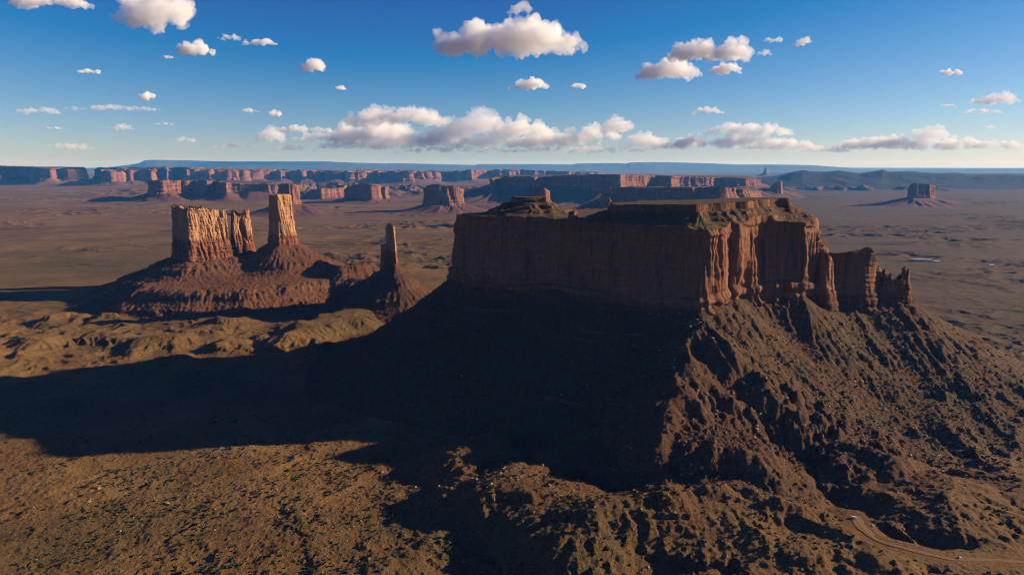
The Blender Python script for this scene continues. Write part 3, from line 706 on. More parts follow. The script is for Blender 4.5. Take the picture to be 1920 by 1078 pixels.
cliff(main_plan, 1.8, 104, 9.0, 62, M_main, great, slab=4.6, Afn=lambda x, y: .42 + .75 * sstep(262, 315, x), batter=.05, ledge=1.7, crown=2.6, sink=26, seed=12, spine=[(-60, 1345), (30, 1345), (180, 1260), (330, 1240), (480, 1260)], ring=74, topfn=main_top, low=.22)
add_talus("main", great)
# stub tower on the saddle
def small_wall(rows, ds, rows_n, A, lam, mat, parent, name="pinnacle", **k):
    return cliff(plan(rows), ds, rows_n, A, lam, mat, parent, name=name, **k)
small_wall([(1064, 1232, 399, 407), (1070, 1226, 396, 407), (1078, 1228, 395, 407), (1083, 1236, 396, 407), (1080, 1244, 396, 407), (1068, 1244, 397, 407)], 1.2, 14, 1.2, 6, M_main, great, name="stub", crown=.8, sink=5, seed=3, batter=.02, ledge=.3)
# fins that run out to the right
small_wall([(1536, 1226, 440, 556), (1548, 1206, 462, 556), (1556, 1200, 474, 557), (1580, 1198, 474, 560), (1600, 1194, 471, 562), (1610, 1194, 474, 563), (1615, 1192, 466, 563), (1626, 1190, 462, 563), (1635, 1190, 465, 564), (1642, 1196, 484, 564), (1648, 1206, 503, 564), (1654, 1214, 510, 564),
    (1656, 1226, 514, 562), (1640, 1230, 480, 560), (1628, 1228, 465, 560), (1600, 1232, 470, 558), (1560, 1240, 473, 555), (1545, 1250, 466, 550)], 1.5, 60, 2.2, 26, M_main, great, name="fin", crown=.6, sink=16, seed=21, batter=.05, ledge=.9, low=.3, spine=[PD(1550, 0, 1225)[:2], PD(1645, 0, 1214)[:2]], ring=8, rounds=1)
small_wall([(1646, 1212, 524, 566), (1660, 1202, 522, 566), (1680, 1203, 526, 568), (1700, 1202, 524, 569), (1708, 1214, 528, 568), (1700, 1228, 526, 566), (1670, 1230, 524, 564), (1650, 1228, 522, 562)], 1.3, 26, 2.4, 14, M_main, great, name="fin", crown=2.5, sink=16, seed=23, batter=.05, ledge=.9, low=.6, spine=[PD(1658, 0, 1215)[:2], PD(1700, 0, 1215)[:2]], ring=6, rounds=1)
for i_, (pa, pb, yt, D_) in enumerate(((1653, 1665, 502, 1212), (1664, 1673, 512, 1214), (1672, 1681, 521, 1212), (1680, 1689, 514, 1216), (1688, 1701, 499, 1214), (1698, 1708, 503, 1212))):
    pm = (pa + pb) / 2
    small_wall([(pa, D_, yt + 5, 545), (pm - 1, D_ - 7, yt + 1, 546), (pb - 1, D_ - 5, yt, 546), (pb, D_ + 3, yt + 3, 545), (pm + 1, D_ + 9, yt + 1, 543), (pa + 1, D_ + 6, yt + 6, 543)], 1.0, 40, 1.5, 9, M_main, great, name="spike", crown=1.6, sink=18, seed=70 + i_, batter=.04, ledge=.8, low=.4, ring=5, rounds=1, taper=lambda h: 1.05 - .3 * np.clip(h, 0, 1) ** 2)
small_wall([(1512, 1188, 424, 556), (1526, 1174, 432, 557), (1538, 1176, 450, 558), (1553, 1190, 468, 559), (1552, 1214, 464, 556), (1525, 1222, 440, 555)], 1.4, 56, 2.6, 22, M_main, great, name="shoulder", crown=2.0, sink=16, seed=29, batter=.06, ledge=1.0, low=.3, ring=8, slab=1.5, rounds=1)
# rounded buttress standing in front of the shaded bay
small_wall([(1536, 1190, 476, 560), (1542, 1172, 470, 562), (1552, 1166, 474, 563), (1560, 1172, 490, 563), (1564, 1190, 500, 562), (1560, 1206, 480, 560), (1545, 1210, 470, 558)], 1.3, 44, 2.2, 16, M_main, great, name="buttress", crown=1.2, sink=16, seed=27, batter=.12, ledge=.8, low=.3, ring=6)

castle = thing("butte", "broad sunlit castle-shaped butte with knobbly crest, beside the twin spires", "butte", (-960, 2130, 60))
cliff(castle_plan, 1.5, 90, 5.5, 24, M_castle, castle, slab=2.0, batter=.07, ledge=1.2, crown=6.5, sink=24, seed=31, ring=16, low=.36, flare=.1, spine=[(-985, 2140), (-900, 2170)])
add_talus("castle", castle, M_talus_red)
twin = thing("twin_spires", "pair of narrow sunlit spires with pointed tips between the castle-shaped butte and the square tower", "rock spire", (-860, 2160, 60))
cliff(twin_plan, 1.2, 80, 4.0, 15, M_castle, twin, slab=1.0, batter=.06, ledge=1.0, crown=5.5, sink=24, seed=35, ring=8, low=.42, flare=.08, rounds=1, spine=[PD(437, 0, 2272)[:2], PD(464, 0, 2278)[:2]])
add_talus("twin", twin, M_talus_red)
tower = thing("rock_tower", "tall square sandstone tower, dark on its left side, right of the twin spires", "rock tower", (-760, 2230, 60))
cliff(tower_plan, 1.4, 84, 3.0, 22, M_castle, tower, slab=2.0, batter=.045, ledge=1.0, crown=1.6, sink=24, seed=38, ring=10, low=.2, rounds=0, flare=.06, taper=lambda h: 1.03 - .12 * np.clip(h, 0, 1))
add_talus("tower", tower, M_talus_red)
M_spire = M_castle
spire = thing("rock_spire", "lone slender spire, almost black, on a shaded cone between the tower and the huge mesa", "rock spire", (-320, 1818, 60))
cliff(spire_plan, 1.0, 80, 1.8, 13, M_castle, spire, slab=1.3, batter=.015, ledge=.7, crown=3.5, sink=20, seed=41, ring=6, low=.3, rounds=0, flare=.05, taper=lambda h: .92 - .22 * np.clip(h, 0, 1))
cliff(plan([(713, 1822, 460, 500), (716, 1812, 457, 501), (722, 1808, 457, 501), (727, 1812, 459, 500), (727, 1826, 460, 494), (716, 1832, 459, 494)]), 1.1, 40, 1.5, 10, M_castle, spire, batter=.03, ledge=.7, crown=1.2, sink=20, seed=43, ring=6, low=.3, rounds=1, flare=.05, name="shoulder")
add_talus("spire", spire)
print("near cliffs", round(time.time() - T0, 1))

def far_thing(key, name, label, cat, A, lam, ds, rows, spine=None, **k):
    pl = FAR[key]; c = ctr(pl)
    t = thing(name, label, cat, c)
    kw = dict(batter=.05, ledge=lam * .03, crown=lam * .05, sink=60, seed=len(label), ring=10, low=.25, spine=spine)
    kw.update(k)
    cliff(pl, ds, rows, A, lam, M_far, t, **kw)
    add_talus(key, t, M_far_soil)
    return t
def sp(*pts): return [PD(px, 0, D)[:2] for px, D in pts]
far_thing("butte_d", "butte", "flat-topped red butte standing behind and right of the square tower", "butte", 16, 70, 6, 40)
far_thing("butte_f", "butte", "fluted dome-topped butte casting a long thin shadow, between lone spire and huge mesa", "butte", 20, 70, 6, 40)
far_thing("butte_e", "butte", "broad dark butte with a small side block, behind the lone spire", "butte", 14, 110, 7, 30, sp((670, 7400), (715, 7420)))
far_thing("hump_e", "butte", "low humped dark butte between the fluted butte's shadow and the butte behind the tower", "butte", 14, 110, 8, 24, sp((590, 8000), (630, 8150)), jag=60)
far_thing("mesa_c", "mesa", "long low mesa behind the castle-shaped butte, its left end a round knob", "mesa", 26, 150, 8, 30, sp((300, 7900), (400, 8200), (505, 8200)), jag=110)
far_thing("mesa_a", "mesa", "far left mesa with a shaded wall and pink corner, cut by the photo's left edge", "mesa", 50, 300, 14, 26, sp((-50, 15500), (60, 15800), (115, 14900)), jag=300)
far_thing("mesa_b", "mesa", "long scalloped pink mesa wall on the left horizon, over the round-knobbed mesa", "mesa", 70, 330, 14, 26, sp((205, 14800), (300, 15800), (470, 15800)), jag=420, crown=46)
far_thing("mesa_b2", "mesa", "long pink mesa wall ending in a sunlit block, on the horizon above the lone spire", "mesa", 70, 330, 14, 26, sp((520, 16200), (650, 16400), (790, 16200)), jag=420, crown=46)
far_thing("mesa_g", "mesa", "distant dark blue mesa with one pale patch, beyond the fluted butte", "mesa", 60, 360, 16, 20, sp((850, 17600), (1000, 18200), (1100, 18800)), jag=300)
far_thing("mesa_h", "mesa", "very long blue-shaded mesa behind the huge mesa, pink sunlit cliff patches on its right half", "mesa", 22, 150, 9, 36, sp((960, 8500), (1150, 8500), (1250, 9000), (1400, 9000)))
far_thing("mesa_k", "mesa", "low dark mesa just behind the huge mesa's flat cap", "mesa", 14, 120, 8, 24, sp((1160, 5450), (1280, 5450), (1395, 5350)), batter=.5, jag=60)
ti = far_thing("butte_i", "butte", "small dark round-shouldered butte peeping over the left knob of the huge mesa", "butte", 7, 50, 5, 30)
far_thing("pin_i", "rock_pinnacle", "tiny needle just left of the small round-shouldered butte", "rock pinnacle", 1.5, 14, 3, 20)
far_thing("pin_j", "rock_pinnacle", "small sunlit red pinnacles at the left foot of the low dark mesa", "rock pinnacle", 4, 14, 2.5, 40)
far_thing("butte_m", "butte", "distant fin-shaped butte with a slanted top, right of the long blue mesa's end", "butte", 10, 80, 7, 30)
far_thing("butte_n", "butte", "isolated flat-topped butte on a wide cone, far out on the right plain", "butte", 9, 60, 6, 36)
far_thing("pin_l", "rock_spire", "hazy blue volcanic peak on the horizon, most distant of the spires", "rock spire", 20, 120, 15, 20, taper=lambda h: 1.15 - .45 * np.clip(h, 0, 1))
print("far", round(time.time() - T0, 1))

#@@DETAILS-BEGIN
# ------------------------------------------------------------------ dirt road
def flat_mat(name, col, rough=.9, spec=.2, metal=0.0):
    n = N(name); n.b.inputs["Roughness"].default_value = rough; n.b.inputs["Specular IOR Level"].default_value = spec
    n.b.inputs["Metallic"].default_value = metal
    v = n.noise(n.pos, .8, 3)
    return n.done(n.mix(n.rng(v, .3, .7, 0, .25), col, tuple(c * .8 for c in col)))
def ztop(x, y):
    x = np.atleast_1d(np.asarray(x, float)); y = np.atleast_1d(np.asarray(y, float))
    o = grid_z(On, x, y)
    return surf(x, y, o)
nr_ = N("dirt_road_soil")
_v = nr_.noise(nr_.pos, .3, 5, .75); _u = nr_.attr("across")
_rut = nr_.math('MULTIPLY', nr_.rng(nr_.math('ABSOLUTE', nr_.math('SUBTRACT', nr_.math('ABSOLUTE', _u), .36)), .16, .04), nr_.rng(_v, .3, .55))
_c = nr_.mix(nr_.rng(_v, .35, .65), (.36, .205, .085), (.27, .145, .058))
M_road = nr_.done(nr_.mix(_rut, _c, (.42, .26, .13)), nr_.bump(_v, .6, .8), .52)
q = ROAD; tan = np.gradient(q, axis=0); tan /= np.linalg.norm(tan, axis=1)[:, None]; nor = np.stack([tan[:, 1], -tan[:, 0]], 1)
_s = _sx / 9.0
wl_ = 3.4 + 1.9 * fbm(_s, _s * 0 + 3, 3, 301) + 4.5 * (np.arange(len(q)) < len(q) * .2); wr_ = 3.4 + 1.9 * fbm(_s, _s * 0 + 8, 3, 303) + 3.5 * (np.arange(len(q)) < len(q) * .16)
t_ = np.linspace(-1, 1, 9); rvs = []; ra = []
for i in range(len(q)):
    for tt in t_:
        x_, y_ = q[i] + nor[i] * (wl_[i] if tt < 0 else wr_[i]) * tt
        rvs.append((x_, y_, 0)); ra.append(tt)
rvs = np.array(rvs); ra = np.array(ra); rvs[:, 2] = ztop(rvs[:, 0], rvs[:, 1]) + .35 - .7 * (np.abs(ra) > .95)
road = link_mesh("dirt_road", rvs, grid_faces(9, len(q)), M_road, attrs={"across": ra}); road["kind"] = "structure"

# ------------------------------------------------------------------ vehicles and buildings
M_white = flat_mat("white_paint", (.8, .8, .8), .35, .5)
M_silver = flat_mat("silver_paint", (.55, .58, .58), .35, .5, .4)
M_glassd = flat_mat("dark_window_glass", (.02, .025, .03), .1, .6)
M_tyre = flat_mat("black_rubber", (.02, .02, .02))
M_rim = flat_mat("grey_metal_rim", (.4, .4, .42), .4, .5, .7)
M_lamp = flat_mat("clear_lamp_glass", (.7, .7, .65), .2, .5)
M_roofm = flat_mat("pale_metal_roof", (.72, .70, .72), .5, .4)
M_wallb = flat_mat("cream_plaster", (.5, .42, .34))
def bm_mesh(name, bm, mat, parent=None, smooth=False):
    me = bpy.data.meshes.new(name); bm.to_mesh(me); bm.free(); me.materials.append(mat)
    for p in me.polygons: p.use_smooth = smooth
    o = bpy.data.objects.new(name, me); COL.objects.link(o); o.parent = parent
    return o
def prof(name, pts, w0, w1, mat, parent, bev=.06):
    """side profile (x, z) extruded across; w1 is the half width at the top"""
    bm = bmesh.new(); zs = [p[1] for p in pts]; z0, z1 = min(zs), max(zs)
    def hw(z): return w0 + (w1 - w0) * max(0, (z - z0) / (z1 - z0))
    a = [bm.verts.new((x, -hw(z), z)) for x, z in pts]; b = [bm.verts.new((x, hw(z), z)) for x, z in pts]
    bm.faces.new(a[::-1]); bm.faces.new(b)
    for i in range(len(pts)): j = (i + 1) % len(pts); bm.faces.new((a[i], a[j], b[j], b[i]))
    bmesh.ops.recalc_face_normals(bm, faces=bm.faces)
    bmesh.ops.bevel(bm, geom=list(bm.edges), offset=bev, segments=2, affect='EDGES', clamp_overlap=True)
    return bm_mesh(name, bm, mat, parent)
def wheel(parent, x, y, r=.34):
    bm = bmesh.new(); bmesh.ops.create_cone(bm, cap_ends=True, segments=20, radius1=r, radius2=r, depth=.24, matrix=Matrix.Rotation(math.pi / 2, 4, 'X'))
    bmesh.ops.bevel(bm, geom=[e for e in bm.edges if abs(e.verts[0].co.y - e.verts[1].co.y) < .01], offset=.03, segments=2, affect='EDGES')
    o = bm_mesh("wheel", bm, M_tyre, parent); o.location = (x, y, r)
    bm = bmesh.new(); bmesh.ops.create_cone(bm, cap_ends=True, segments=16, radius1=r * .6, radius2=r * .5, depth=.27, matrix=Matrix.Rotation(math.pi / 2, 4, 'X'))
    bm_mesh("rim", bm, M_rim, o)
def slab(name, c, s, mat, parent, bev=.02):
    bm = bmesh.new(); bmesh.ops.create_cube(bm, size=1, matrix=Matrix.Translation(c) @ Matrix.Diagonal((*s, 1)))
    if bev: bmesh.ops.bevel(bm, geom=list(bm.edges), offset=bev, segments=1, affect='EDGES')
    return bm_mesh(name, bm, mat, parent)
def place(o, px, py, rz, z=24):
    x, y = P(px, py, z)
    for _ in range(4):
        zz = float(ztop(x, y)[0]); x, y = P(px, py, zz)
    o.location = (x, y, zz + .3); o.rotation_euler = (0, 0, rz); return o
def car(name, label, cat, mat, kind, group):
    t = thing(name, label, cat, (0, 0, 0), group)
    if kind == "van":
        prof("body", [(-2.7, .4), (2.5, .4), (2.7, .6), (2.68, 1.1), (2.0, 1.35), (1.55, 2.3), (1.2, 2.5), (-2.6, 2.5), (-2.72, 2.2), (-2.74, .6)], 1.0, .9, mat, t)
        prof("windscreen", [(2.02, 1.38), (1.6, 2.2), (1.66, 2.2), (2.1, 1.38)], .86, .8, M_glassd, t, .01)
        for s in (-1, 1): slab("side_window", (.9, s * .955, 1.85), (1.0, .04, .5), M_glassd, t)
        slab("rear_window", (-2.74, 0, 1.8), (.04, 1.3, .5), M_glassd, t)
        wx_, lx = (1.75, -1.75), 2.7
    else:
        prof("body", [(-2.25, .35), (2.2, .35), (2.3, .55), (2.25, .82), (1.2, .98), (-1.9, 1.02), (-2.3, .95), (-2.32, .55)], .9, .86, mat, t)
        prof("cabin", [(1.2, .96), (.45, 1.5), (.1, 1.58), (-1.3, 1.6), (-1.9, 1.5), (-2.15, 1.0)], .84, .64, mat, t)
        prof("windscreen", [(1.16, 1.02), (.5, 1.48), (.58, 1.48), (1.24, 1.02)], .76, .66, M_glassd, t, .01)
        for s in (-1, 1): slab("side_window", (-.4, s * .76, 1.27), (2.2, .06, .34), M_glassd, t)
        slab("rear_window", (-2.05, 0, 1.28), (.08, 1.2, .32), M_glassd, t)
        wx_, lx = (1.4, -1.4), 2.25
    for x in wx_:
        for s in (-1, 1): wheel(t, x, s * .86)
    for s in (-1, 1): slab("headlight", (lx, s * .62, .72), (.1, .3, .16), M_lamp, t)
    return t
G_ = "vehicles parked along the dirt road"
place(car("parked_van", "white van parked at the end of the dirt road, farthest up the valley", "van", M_white, "van", G_), 1600, 972, 2.6)
place(car("parked_car", "silver car parked on the dirt road next to the white van", "car", M_silver, "car", G_), 1637, 986, .35)
place(car("parked_car", "silver car standing alone where the dirt road widens near the lower right edge", "car", M_silver, "car", G_), 1800, 1046, .45)

def long_building(label, px, py, L, Wd, H, rz, doors):
    x, y = P(px, py, 0)
    z = float(ztop(x, y)[0]) if (y < GY1 - 5 and x < GX1 - 5) else float(ground(np.array([x]), np.array([y]))[0])
    t = thing("long_building", label, "building", (x, y, z + .2), "white buildings on the right plain")
    slab("wall", (0, 0, H / 2 - 2), (L, Wd, H + 4), M_wallb, t, .05)
    bm = bmesh.new(); h2 = Wd / 2 + .6; l2 = L / 2 + .6; z0 = H - .2; zr = H + 1.6
    v = [bm.verts.new(c) for c in ((-l2, -h2, z0), (l2, -h2, z0), (l2, 0, zr), (-l2, 0, zr), (l2, h2, z0), (-l2, h2, z0))]
    for f in ((0, 1, 2, 3), (3, 2, 4, 5), (0, 3, 5), (1, 4, 2), (0, 5, 4, 1)): bm.faces.new([v[i] for i in f])
    bm_mesh("roof", bm, M_roofm, t)
    for k in range(doors): slab("door", (-L / 2 + L * (k + .5) / doors, -Wd / 2 - .03, 1.3), (2.4, .1, 2.5), M_glassd, t)
    t.rotation_euler = (0, 0, rz)
    return t
long_building("long low white-roofed building on the right plain, longer of the pair end to end", 1728, 490, 74, 13, 4, -.12, 7)
long_building("short white-roofed building at the right end of the long low one", 1755, 492, 24, 13, 4, -.12, 2)
long_building("small lone white-roofed building near the right edge of the plain", 1858, 497, 18, 9, 3.5, -.05, 2)

# ------------------------------------------------------------------ shrubs and boulders
def leaf_blob(seed, nleaf=70, squash=.75):
    r = random.Random(seed); V = []; F = []
    for i in range(nleaf):
        th_ = r.uniform(0, 2 * math.pi); u = r.uniform(-.15, 1); rad = (r.uniform(.55, 1.0)) * (1 + .25 * math.sin(th_ * 3 + seed))
        c = Vector((rad * math.sqrt(max(0, 1 - u * u)) * math.cos(th_), rad * math.sqrt(max(0, 1 - u * u)) * math.sin(th_), max(-.05, rad * u) * squash + .1)) * .5
        a = Vector((r.uniform(-1, 1), r.uniform(-1, 1), r.uniform(-1, 1))).normalized(); b = a.cross(Vector((r.uniform(-1, 1), r.uniform(-1, 1), r.uniform(-1, 1)))).normalized()
        s_ = r.uniform(.10, .2)
        k = len(V); V += [c + a * s_, c + b * s_, c - a * s_ * .9, c - b * s_]; F.append((k, k + 1, k + 2, k + 3))
    return np.array([tuple(v) for v in V]), np.array(F)
def stem_blob(seed):
    bm = bmesh.new(); r = random.Random(seed)
    for i in range(3):
        bmesh.ops.create_cone(bm, cap_ends=True, segments=5, radius1=.05, radius2=.02, depth=.5, matrix=Matrix.Translation((r.uniform(-.08, .08), r.uniform(-.08, .08), .12)) @ Matrix.Rotation(r.uniform(-.5, .5), 4, 'X'))
    v = np.array([tuple(x.co) for x in bm.verts]); return bm
def rock_blob(seed):
    r = random.Random(seed); bm = bmesh.new()
    bmesh.ops.create_icosphere(bm, subdivisions=2, radius=.5)
    ax = [Vector((r.gauss(0, 1), r.gauss(0, 1), r.gauss(0, 1))).normalized() for _ in range(7)]; off = [r.uniform(.24, .42) for _ in ax]
    for v in bm.verts:
        for a, o_ in zip(ax, off):
            d_ = v.co.dot(a)
            if d_ > o_: v.co -= a * (d_ - o_) * .95
        v.co.x *= 1.15; v.co.z *= .8; v.co += Vector((r.uniform(-.02, .02),) * 3)
    V = np.array([tuple(x.co) for x in bm.verts]); F = np.array([[x.index for x in f.verts] for f in bm.faces]); bm.free()
    return V, F
nf = N("juniper_leaves")
_v = nf.noise(nf.pos, .6, 3)
M_leaf = nf.done(nf.mix(nf.rng(_v, .35, .65), (.05, .068, .022), (.085, .095, .035)), None, .75)
M_wood = flat_mat("juniper_wood", (.10, .07, .05))
nb = N("fallen_sandstone")
_v = nb.noise(nb.pos, .5, 4, .6); _w = nb.noise(nb.pos, .12, 2)
M_boulder = nb.done(nb.mix(nb.rng(_w, .4, .6), nb.mix(_v, (.30, .18, .10), (.20, .105, .06)), (.36, .25, .16)), nb.bump(_v, .3, .8), .8)

ey_, ex_ = np.gradient(E, GS); SLOPE = np.hypot(ex_, ey_)
rs = np.random.default_rng(11)
def scatter(n, x0, x1, y0, y1, dens, smax, own=None):
    x = rs.uniform(x0, x1, n); y = rs.uniform(y0, y1, n)
    keep = (np.abs(x) < y * .80) & (grid_z(SLOPE, x, y) < smax) & (rs.random(n) < dens(x, y))
    o = grid_z(On, x, y)
    if own is not None: keep &= np.isin(o, own)
    d, _, _ = poly_dist(x, y, [q[:2] for q in main_plan]); keep &= d > 2
    keep &= road_keep(x, y) > .9
    x = x[keep]; y = y[keep]
    return x, y, ztop(x, y)
def dens_sh(x, y):
    f = .06 + 1.2 * sstep(-.08, .25, fbm(x / 60, y / 60, 4, 201))
    f *= 1.5 * blob(x, y, P(640, 950), 360, 220) + .33 + 1.0 * blob(x, y, (480, 980), 260, 180)
    return np.clip(f, 0, 1) * sstep(1900, 1000, np.hypot(x, y))
bx, by, bz = scatter(48000, -900, 1000, 560, 1700, dens_sh, .75)
bs = 1.4 + 2.9 * rs.random(len(bx)) ** 2.2 + 1.2 * sstep(.1, .4, fbm(bx / 50, by / 50, 2, 205)) * rs.random(len(bx))
def region_label(base, x, y, s):
    px_ = 960 + 1280 * x / (y * _cp + (CAMZ - 20) * _sp); far_ = math.hypot(x, y)
    where = ("at the far left of the near plain" if px_ < 250 else "on the sand left of the benches" if px_ < 620 else "on bright sand beside the benches" if px_ < 900 else
             "on benches below the dark wall" if px_ < 1180 else "on benches below the corner spur" if px_ < 1420 else "on the slopes right of the corner spur" if px_ < 1650 else "near the right edge, by the dirt road")
    size = "large" if s > 3.0 else "small"
    row = "nearest the camera" if far_ < 760 else "farther back"
    return "%s %s %s, %s" % (size, base, where, row)
def split_and_build(x, y, z, s, protos, name, stuffname, label, stufflabel, cat, group, mats, part_names, sink):
    dist = np.hypot(x, y); inview = (np.abs(x) < y * .74) & (y * .9397 > 0)
    py_ = 539 + 1280 * ((CAMZ - z) * _cp - y * _sp) / (y * _cp + (CAMZ - z) * _sp)
    vis = inview & (py_ < 1070) & (py_ > 300)
    # in the open light, so that each one can be seen
    score = np.where(vis, s / dist, 0); order = np.argsort(-score)
    top_n = order[:300]; rest = order[300:]
    ang = rs.random(len(x)) * 6.28
    obj0 = []
    for k, i in enumerate(top_n):
        pi = k % len(protos)
        if k < len(protos):
            V, F = protos[pi]
            if part_names:
                t = thing(name, label, cat, (0, 0, 0), group)
                cr = link_mesh(part_names[0], V, F, mats[0], t, smooth=False)
                bm = stem_blob(k); st = bm_mesh(part_names[1], bm, mats[1], t)
                obj0.append((t, [cr, st]))
            else:
                t = link_mesh(name, V, F, mats[0], smooth=False); tag(t, label, cat, group); obj0.append((t, []))
        else:
            t0, ch = obj0[pi]; t = t0.copy(); COL.objects.link(t)
            for c0 in ch: c1 = c0.copy(); COL.objects.link(c1); c1.parent = t
        t["label"] = region_label(label, x[i], y[i], s[i]); t["group"] = group
        t.location = (x[i], y[i], z[i] - sink * s[i]); t.rotation_euler = (0, 0, ang[i]); t.scale = (s[i],) * 3
    Vs = []; Fs = []; off = 0
    for pi, (V, F) in enumerate(protos):
        ids = rest[pi::len(protos)]
        ca = np.cos(ang[ids])[:, None]; sa = np.sin(ang[ids])[:, None]; ss = s[ids][:, None]
        X = x[ids][:, None] + ss * (V[None, :, 0] * ca - V[None, :, 1] * sa); Y = y[ids][:, None] + ss * (V[None, :, 0] * sa + V[None, :, 1] * ca)
        Z = z[ids][:, None] - sink * ss + ss * V[None, :, 2]
        Vs.append(np.stack([X, Y, Z], -1).reshape(-1, 3)); Fs.append((F[None] + (np.arange(len(ids)) * len(V))[:, None, None]).reshape(-1, F.shape[1]) + off)
        off += len(ids) * len(V)
    o = link_mesh(stuffname, np.concatenate(Vs), np.concatenate(Fs), mats[0], smooth=False); o["kind"] = "stuff"; o["label"] = stufflabel; o["category"] = cat; o["group"] = group
protos = [leaf_blob(i, 64 + 6 * (i % 3)) for i in range(5)]
split_and_build(bx, by, bz, bs, protos, "juniper_bush", "scrub", "dark green bush", "low desert scrub scattered over the slopes behind the nearer bushes", "bush", "juniper bushes of the foreground", (M_leaf, M_wood), ("crown", "stem"), .02)
def dens_b(x, y):
    f = .3 + 1.1 * sstep(0, .3, fbm(x / 45, y / 45, 3, 211))
    f *= .05 + .9 * blob(x, y, (470, 960), 330, 190) + .6 * blob(x, y, P(1150, 930), 180, 90) + .12 * blob(x, y, P(150, 900), 200, 90)
    f = f * np.where((x < 215) & (y > 800), .12, 1.0)
    return np.clip(f, 0, 1)
rx, ry, rz_ = scatter(40000, -900, 1000, 560, 1500, dens_b, 1.4)
rsz = 1.0 + 4.2 * rs.random(len(rx)) ** 4.0 + .6 * rs.random(len(rx))
rx = np.append(rx, P(1473, 748, 95)[0]); ry = np.append(ry, P(1473, 748, 95)[1]); rz_ = np.append(rz_, ztop(rx[-1:], ry[-1:])); rsz = np.append(rsz, .1)
bprot = [rock_blob(i + 40) for i in range(6)]
split_and_build(rx, ry, rz_, rsz, bprot, "boulder", "stones", "pale boulder", "small loose stones strewn over the slopes below the cliffs", "boulder", "boulders on the slopes", (M_boulder,), None, -.05)
V_, F_ = bprot[2]
bb = link_mesh("boulder", V_, F_, M_boulder, smooth=False); tag(bb, "largest pale boulder, alone on the green slope below the sunlit corner", "boulder")
x_, y_ = P(1473, 748, 95)
for _ in range(4): z_ = float(ztop(x_, y_)[0]); x_, y_ = P(1473, 748, z_)
bb.location = (x_, y_, z_ + 1.6); bb.scale = (8, 6, 6)
print("details", round(time.time() - T0, 1))

# ------------------------------------------------------------------ clouds
def cloud_mat(name, dens, col=(1, 1, 1)):
    m = bpy.data.materials.new(name); m.use_nodes = True; m.node_tree.nodes.clear()
    o = m.node_tree.nodes.new("ShaderNodeOutputMaterial"); p = m.node_tree.nodes.new("ShaderNodeVolumePrincipled")
    p.inputs["Color"].default_value = (*col, 1); p.inputs["Density"].default_value = dens; p.inputs["Anisotropy"].default_value = 0.0
    p.inputs["Absorption Color"].default_value = (1, 1, 1, 1)
    m.node_tree.links.new(p.outputs[0], o.inputs["Volume"]); return m
CM = {}
def cloud(px, py, w_px, h_px, label, group=None, thick=1.0, puffs=None, seed=None, flat=.35, tilt=0.0):
    seed = int(px * 7 + py) if seed is None else seed
    r = random.Random(seed)
    rx_, ry2, rz2 = ray(px, py + h_px * .5)
    el = rz2 / ry2
    D = min(2600 / max(el, .02), 62000)
    m_ = D / 1280; Wd = w_px * m_; Hh = h_px * m_
    c = PD(px, py, D)
    bm = bmesh.new()
    n = puffs or int(10 + w_px / 5)
    for i in range(n):
        u = r.uniform(-1, 1); env = (1 - abs(u) ** 2.2) ** .6
        rad = Hh * r.uniform(.16, .40) * (.35 + .75 * env); rad = min(rad, Hh * .5)
        zc = -Hh * .5 + rad * .75 + r.random() ** 1.3 * max(0, Hh * env - 1.7 * rad) + tilt * u * Hh
        M = Matrix.Translation((u * (Wd / 2 - rad * .8), r.uniform(-.5, .5) * min(Wd, Hh * 3) * .5, zc)) @ Matrix.Diagonal((r.uniform(1.0, 1.5), r.uniform(.9, 1.4), r.uniform(.75, 1), 1))
        bmesh.ops.create_icosphere(bm, subdivisions=2, radius=rad, matrix=M)
    me = bpy.data.meshes.new("cloud"); bm.to_mesh(me); bm.free()
    key = round(math.log2(Hh / thick) * 2) / 2 + (.001 if D > 30000 else 0)
    if key not in CM: CM[key] = cloud_mat("cloud_vapour", 2.4 / 2 ** key * (.62 if D > 30000 else 1))
    me.materials.append(CM[key])
    o = bpy.data.objects.new("cloud", me); COL.objects.link(o); o.location = c
    vox = max(m_ * 1.1, Hh / 44)
    rm = o.modifiers.new("union", "REMESH"); rm.mode = 'VOXEL'; rm.voxel_size = vox; rm.use_smooth_shade = True
    for sc_, a, dp in ((Hh * .42, .34, 2), (Hh * .14, .2, 6)):
        tx = bpy.data.textures.new("billow", "CLOUDS"); tx.noise_scale = sc_; tx.noise_depth = dp; tx.cloud_type = 'GRAYSCALE'
        dm = o.modifiers.new("billow", "DISPLACE"); dm.texture = tx; dm.strength = Hh * a * 1.7; dm.mid_level = .52; dm.texture_coords = 'LOCAL'
    r2 = o.modifiers.new("weld", "REMESH"); r2.mode = 'VOXEL'; r2.voxel_size = vox; r2.use_smooth_shade = True
    tag(o, label, "cloud", group)
    return o
G1 = "clouds"
